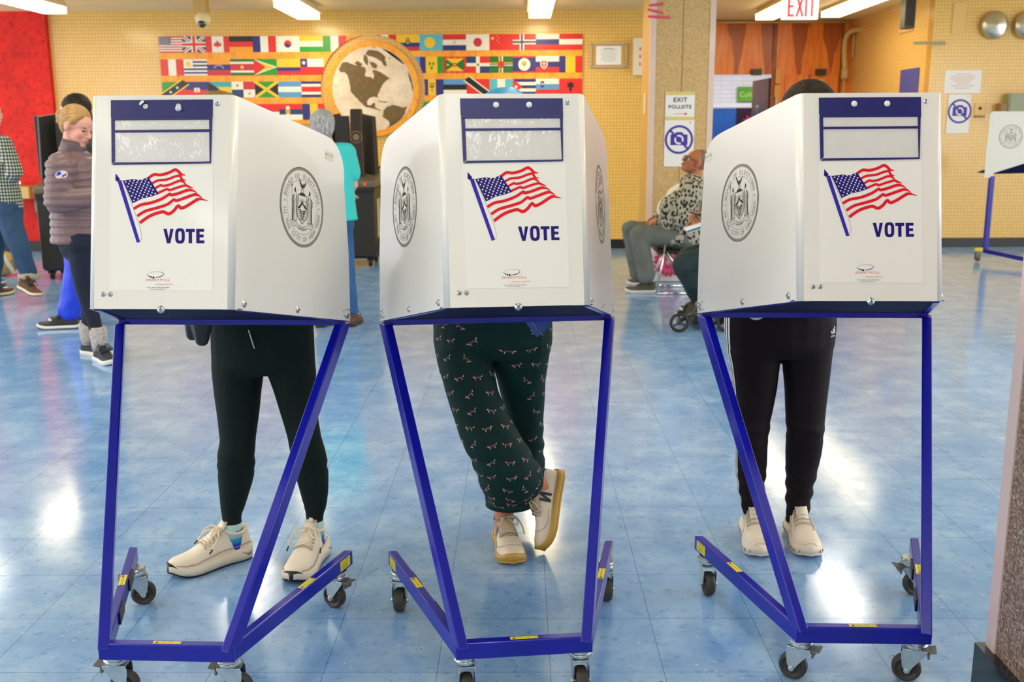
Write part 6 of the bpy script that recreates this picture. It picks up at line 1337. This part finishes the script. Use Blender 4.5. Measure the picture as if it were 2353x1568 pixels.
# --- grey haired woman in a teal t-shirt, seen from behind
Y=7.55; loc=P(768,755,Z=0); D=dict(fwd=V((.05,1,0)).normalized(),hs=1.02,leg=(.055,.042,.03)); setp(D,Y,pel=(764,500),chest=(756,390),neck=(750,330),shL=(716,352),shR=(794,352),elL=(700,425,.05),elR=(812,425,.03),wrL=(706,420,.30),wrR=(800,448,.25),hipL=(742,515),hipR=(782,515),knL=(746,620,.03),knR=(794,620,.03),anL=(738,722,0),anR=(806,722,.02))
D['head']=HD(P(741,292,Y=Y+.02),V((-.15,.95,-.1)))
for s in 'LR': D['hand'+s]=(V((0,1,0)),V((0,0,1)),-1 if s=='R' else 1); D['foot'+s]=V((0,1,0))
w2,b4=figure('grey haired woman in a teal t-shirt and jeans facing away, behind the left booth',loc,D,SKIN)
pants(w2,loc,D,M('mid_blue_denim',(44,90,142),.8,var=.2,vs=6,bump=.2,bs=120,bd=.002),(.092,.070,.058),.165,fn=folds(.010,9,7,5))
top(w2,loc,D,M('teal_cotton',(60,200,196),.8,bump=.15,bs=14,bd=.01),'t_shirt',.178,(.075,.078,.04),.4,hem=.025)
hair(w2,loc,D['head'],hair_mat('silver_grey_hair',(110,108,108),(196,194,192)),[('e',(-.02,0,.036),(.104,.092,.092)),('e',(-.055,0,-.02),(.06,.082,.085)),('c',(-.06,-.03,-.07),(-.06,.03,-.07),.035,.035)],1.02)
BR_=(M('brown_leather_shoe',(88,58,40),.5),M('dark_brown_sole',(50,36,26),.6),M('dark_brown_sole'),BLK,BLK)
for s in 'LR': a=D['an'+s]; plain_shoe(w2,loc,V((a.x,a.y-.08,0)),V((a.x+.03,a.y+.2,0)),BR_,.26)
# --- seated woman in a leopard print cardigan, head tipped back
def leopard():
    t=NT('leopard_print_knit'); v=t.n('ShaderNodeTexVoronoi'); v.inputs['Scale'].default_value=36; t.l(t.coord((1,1,.8)),v.inputs['Vector']); n=t.noise(t.coord(),40,2); d=t.math('ADD',v.outputs['Distance'],t.math('MULTIPLY',t.math('SUBTRACT',n,.5),.5)); t.base(t.ramp(d,[(.36,(26,24,22)),(.44,(104,98,84)),(.52,(176,168,148))])); t.set(Roughness=.8); return t.m
Y=9.2; loc=P(1530,675,Z=0); loc.y=9.25; D=dict(fwd=V((-.9,-.1,.4)).normalized(),leg=(.07,.05,.035),hs=1.08); setp(D,Y,pel=(1572,532),chest=(1586,448),neck=(1598,412),shL=(1590,436,-.22),shR=(1592,434,.22),elL=(1566,505,-.26),elR=(1560,495,.24),wrL=(1512,503,-.05),wrR=(1506,498,.10),hipL=(1572,545,-.11),hipR=(1572,545,.11),knL=(1468,540,-.12),knR=(1450,527,.14),anL=(1484,640,-.14),anR=(1466,634,.14))
D['head']=HD(P(1598,374,Y=Y),V((-.86,-.16,.46)),V((.46,0,.86)))
D['handL']=(V((-.75,.25,-.45)),V((-.3,-.4,.8)),1,.6); D['handR']=(V((-.75,-.25,-.45)),V((-.3,.4,.8)),-1,.6)
for s in 'LR': D['foot'+s]=V((-1,0,0))
w3,b5=figure('seated woman in a leopard print cardigan and glasses, head tipped back, hands clasped',loc,D,SKINB,voxel=.006)
pants(w3,loc,D,M('faded_grey_denim',(104,108,102),.8,var=.12,vs=8,bump=.2,bs=90,bd=.002),(.105,.088,.080),.18,fn=folds(.010,9,7,7))
mb=mk(loc); mb.ell(P(1552,482,Y=Y),(.17,.13,.15),None); mb.cap(P(1560,455,Y=Y),P(1588,425,Y=Y),.12,.08); organic(mb,'white_top',M('white_knit_top',(232,224,206),.8),w3,.01,4)
LP=leopard(); mb=mk(loc)
mb.cap(P(1572,540,Y=Y),P(1588,440,Y=Y),.20,.17,16,.8,D['fwd']); mb.cap(D['shL'],D['shR'],.085,.085); mb.cap(P(1545,545,Y=Y-.12),P(1590,545,Y=Y-.12),.09,.11); mb.cap(P(1545,540,Y=Y+.14),P(1590,545,Y=Y+.14),.09,.11); mb.cap(P(1545,478,Y=Y-.13),P(1588,450,Y=Y-.15),.12,.11); mb.cap(P(1540,510,Y=Y-.12),P(1580,500,Y=Y-.12),.10,.12); mb.cap(P(1545,500,Y=Y+.15),P(1585,460,Y=Y+.15),.10,.11); mb.cap(P(1535,500,Y=Y-.10),P(1575,520,Y=Y-.14),.08,.10)
for s in 'LR': mb.cap(D['sh'+s],D['el'+s],.085,.075); mb.cap(D['el'+s],D['wr'+s].lerp(D['el'+s],.1),.075,.052)
organic(mb,'leopard_cardigan',LP,w3,.011,4,folds(.008,9,6,8))
hair(w3,loc,D['head'],hair_mat('cropped_grey_hair',(80,70,60),(150,130,110)),[('e',(-.034,0,.046),(.092,.080,.082))],1.08)
X=Matrix.Translation(-loc)@D['head']@Matrix.Scale(1.08,4); mb=MB(X)
for y in (-1,1): mb.tube([(.100+.002*math.cos(a),y*.034+.024*math.cos(a),.0+.018*math.sin(a)) for a in [2*PI*k/16 for k in range(17)]],.0022,6,caps=False); mb.tube([(.099,y*.058,.004),(.05,y*.074,.006),(-.01,y*.080,.004)],.0028,6)
mb.tube([(.103,-.010,.004),(.107,0,.008),(.103,.010,.004)],.002,6); mb.build('glasses',M('dark_glasses_frame',(36,34,34),.3),w3)
GS=(M('olive_grey_knit_shoe',(86,82,70),.8),M('white_foam_sole'),M('white_foam_sole'),M('olive_grey_knit_shoe'),BLK)
for s,hx,tx,yy in (('L',1506,1438,673),('R',1500,1442,655)): h=P(hx,yy,Z=0); t_=P(tx,yy,Z=0); plain_shoe(w3,loc,h,t_,GS,(t_-h).length*1.02)
# her folding chair and the flower bag under it
loc=P(1548,672,Z=0); loc.y=9.3; o=thing('folding_chair','black seat folding chair with chrome legs under the leopard cardigan woman','chair',loc); CH=CHROME
zt=P(1550,566,Y=9.2).z-.03; mb=mk(loc); mb.box(V((P(1555,566,Y=9.2).x,9.22,zt)),(.40,.46,.035)); mb.build('seat',BLK,o,bevel=.012)
for yy in (-.22,.24):
    mb=mk(loc); mb.tube([P(1529,562,Y=9.22+yy),V((P(1509,672,Y=9.0).x,9.22+yy,.015))],.011,8); mb.build('leg',CH,o); mb=mk(loc); mb.tube([V((P(1525,600,Y=9.2).x,9.22+yy,zt)),V((P(1600,672,Y=9.0).x,9.22+yy,.015))],.011,8); mb.build('leg',CH,o); mb=mk(loc); mb.tube([V((P(1509,672,Y=9.0).x,9.22+yy,.012)),V((P(1600,672,Y=9.0).x,9.22+yy,.012))],.010,8); mb.build('floor_bar',CH,o)
mb=mk(loc); c=V((P(1618,480,Y=9.2).x,9.22,zt+.36)); mb.box(c,(.03,.44,.26)); mb.build('backrest',BLK,o,bevel=.01)
for yy in (-.2,.22): mb=mk(loc); mb.tube([V((P(1600,566,Y=9.2).x,9.22+yy,zt)),V((c.x,9.22+yy,zt+.42))],.011,8); mb.build('back_post',CH,o)
loc=P(1532,646,Y=9.86); loc.z=0; o=thing('flower_bag','white tote bag with a large pink flower print under the folding chair','bag',loc); mb=MB(); mb.rings([[V((s*.16*k,t*.09*k,z_)) for s,t in ((-1,-1),(1,-1),(1,1),(-1,1))] for z_,k in ((0.002,.9),(.12,1.05),(.36,1))],sm=False); bo=mb.build('bag_body',M('white_coated_cloth',(226,214,206),.5),o,bevel=.01)
mb=MB(); X=frame((0,-.097,.20),(1,0,0),y=(0,0,1)); random.seed(3)
for r_,n_,mi in ((.155,18,0),(.115,15,1),(.075,12,0),(.04,9,1)):
    mb.mi=mi
    for i in range(n_):
        a=2*PI*i/n_+r_*9; mb.flat2([(r_*.2*math.cos(a),r_*.2*math.sin(a)),(r_*.8*math.cos(a-.16),r_*.8*math.sin(a-.16)),(r_*math.cos(a),r_*math.sin(a)),(r_*.8*math.cos(a+.16),r_*.8*math.sin(a+.16))],X,.0012*(1-r_)*6)
mb.build('flower_print',[M('magenta_petal',(206,30,92),.6),M('pink_petal',(232,90,140),.6)],bo,auto='keep'); MB().tube(cr([(-.07,-.07,.35),(-.06,-.08,.40),(.06,-.08,.40),(.07,-.07,.35)],5),.007,6).build('handle',M('cream_strap'),o)
# --- person in dark trousers seated beside her, mostly hidden by the right booth
Y=7.95; loc=P(1640,745,Z=0); D=dict(fwd=V((-1,-.05,0)).normalized(),leg=(.065,.05,.035)); setp(D,Y,pel=(1700,565),chest=(1706,465),neck=(1700,415),shL=(1704,440,-.2),shR=(1704,440,.2),elL=(1690,520,-.22),elR=(1690,515,.22),wrL=(1618,508,-.06),wrR=(1622,490,.06),hipL=(1690,582,-.10),hipR=(1690,582,.10),knL=(1578,612,-.10),knR=(1582,598,.14),anL=(1618,708,-.10),anR=(1626,700,.14))
D['head']=HD(P(1694,372,Y=Y),V((-.95,0,-.3)),V((-.3,0,.95))); D['handL']=(V((-1,.3,0)),V((0,0,1)),1,.5); D['handR']=(V((-1,-.3,0)),V((0,0,1)),-1,.5)
for s in 'LR': D['foot'+s]=V((-1,0,0))
n1,b6=figure('person in dark green trousers seated behind the right booth, holding a phone',loc,D,SKINB)
pants(n1,loc,D,M('dark_teal_trouser',(22,44,50),.8,var=.1,vs=8),(.125,.112,.075),.19,fn=folds(.012,8,7,6)); top(n1,loc,D,M('black_knit_top',(26,26,32),.85),'sweater',.19,(.08,.07,.05))
hair(n1,loc,D['head'],hair_mat('dark_brown_hair',(24,16,10),(52,36,24)),SHORT)
for s in 'LR': a=D['an'+s]; plain_shoe(n1,loc,V((a.x+.05,a.y,.0)),V((a.x-.2,a.y,.0)),DB,.27)
c=P(1597,492,Y=Y-.05); o=thing('smartphone','black phone held by the seated person behind the right booth','phone',c); MB(Matrix.Rotation(.35,4,'Y')).box((0,0,0),(.10,.07,.010)).build('phone_body',BLK,o,bevel=.003); MB(Matrix.Rotation(.35,4,'Y')).box((0,0,.0056),(.09,.062,.001)).build('screen',M('dark_screen',(12,14,18),.1),o)
c=P(1596,520,Y=Y-.12); o=thing('folded_paper','folded white and blue papers under the black phone','paper',c); MB(Matrix.Rotation(-.32,4,'Y')).box((0,0,0),(.16,.10,.022)).build('white_sheets',PAPER,o,bevel=.004); MB(Matrix.Rotation(-.32,4,'Y')).box((.015,.0,-.028),(.15,.10,.012)).build('blue_sheets',M('pale_blue_paper',(150,176,204),.6),o)
loc=P(1700,742,Z=0); loc.y=7.95; o=thing('folding_chair','black chair under the person seated behind the right booth','chair',loc); zt=.44; mb=mk(loc); mb.box(V((P(1700,600,Y=Y).x,Y,.42)),(.44,.46,.035)); mb.build('seat',BLK,o,bevel=.012)
for sx in (-.2,.2):
    for sy in (-.21,.21): mb=mk(loc); mb.tube([V((P(1700,600,Y=Y).x+sx,Y+sy,.42)),V((P(1700,600,Y=Y).x+sx*1.15,Y+sy,.01))],.011,8); mb.build('leg',CH,o)
# --- stroller wheels and frame
loc=P(1600,762,Z=0); loc.y=7.25; o=thing('stroller','black stroller chassis with spoked wheels behind the right booth','stroller',loc); yb=7.25
def swheel(px,py,Yw,r):
    c=P(px,py,Y=Yw); c.z=r; w=mk(loc); X=frame(c,(1,0,0),(0,1,0)); 
    R=[]; w.rings([[X@V(((r-.012+.012*math.cos(b))*math.cos(a),(r-.012+.012*math.cos(b))*math.sin(a),.014*math.sin(b))) for b in [2*PI*j/8 for j in range(8)]] for a in [2*PI*i/32 for i in range(33)]],False); wh=w.build('wheel',BLK,o)
    w=mk(loc)
    for i in range(3): a=2*PI*i/3+.5; w.beam(X@V((0,0,0)),X@V(((r-.014)*math.cos(a),(r-.014)*math.sin(a),0)),.016,.012,(0,1,0))
    w.lathe([(0,-.016),(.018,-.016),(.018,.016),(0,.016)],X,12,False); w.build('spokes',M('dark_grey_spoke',(50,50,54),.4),wh); return c
r=.073; cA=swheel(1561,740,7.25,r); cB=swheel(1590,706,7.75,r); cC=swheel(1672,742,7.25,.085); cD=swheel(1672,742,7.75,.085)
mb=mk(loc); mb.tube([cA+V((.0,.03,0)),cA+V((.10,.03,.06)),cC+V((0,.03,.03))],.016,8); mb.tube([cB,cB+V((.06,0,.08)),cD+V((0,0,.03))],.016,8); mb.tube([cA+V((.10,.03,.06)),cB+V((.08,0,.08))],.014,8); mb.tube([cA+V((.10,.03,.06)),V((cA.x+.32,7.5,.30))],.014,8); mb.build('chassis',M('dark_grey_spoke'),o)
mb=mk(loc); mb.rings([[V((cA.x+.10,yb+.05,.045)),V((cA.x+.40,yb+.05,.045)),V((cA.x+.40,yb+.45,.045)),V((cA.x+.10,yb+.45,.045))],[V((cA.x+.14,yb+.05,.16)),V((cA.x+.40,yb+.05,.18)),V((cA.x+.40,yb+.45,.18)),V((cA.x+.14,yb+.45,.16))]],sm=False); mb.build('storage_basket',M('black_nylon'),o,bevel=.02)
mb=mk(loc); mb.cap(P(1605,700,Y=7.35),P(1640,735,Y=7.3),.028,.022); mb.build('footrest',M('grey_plastic_lever'),o)
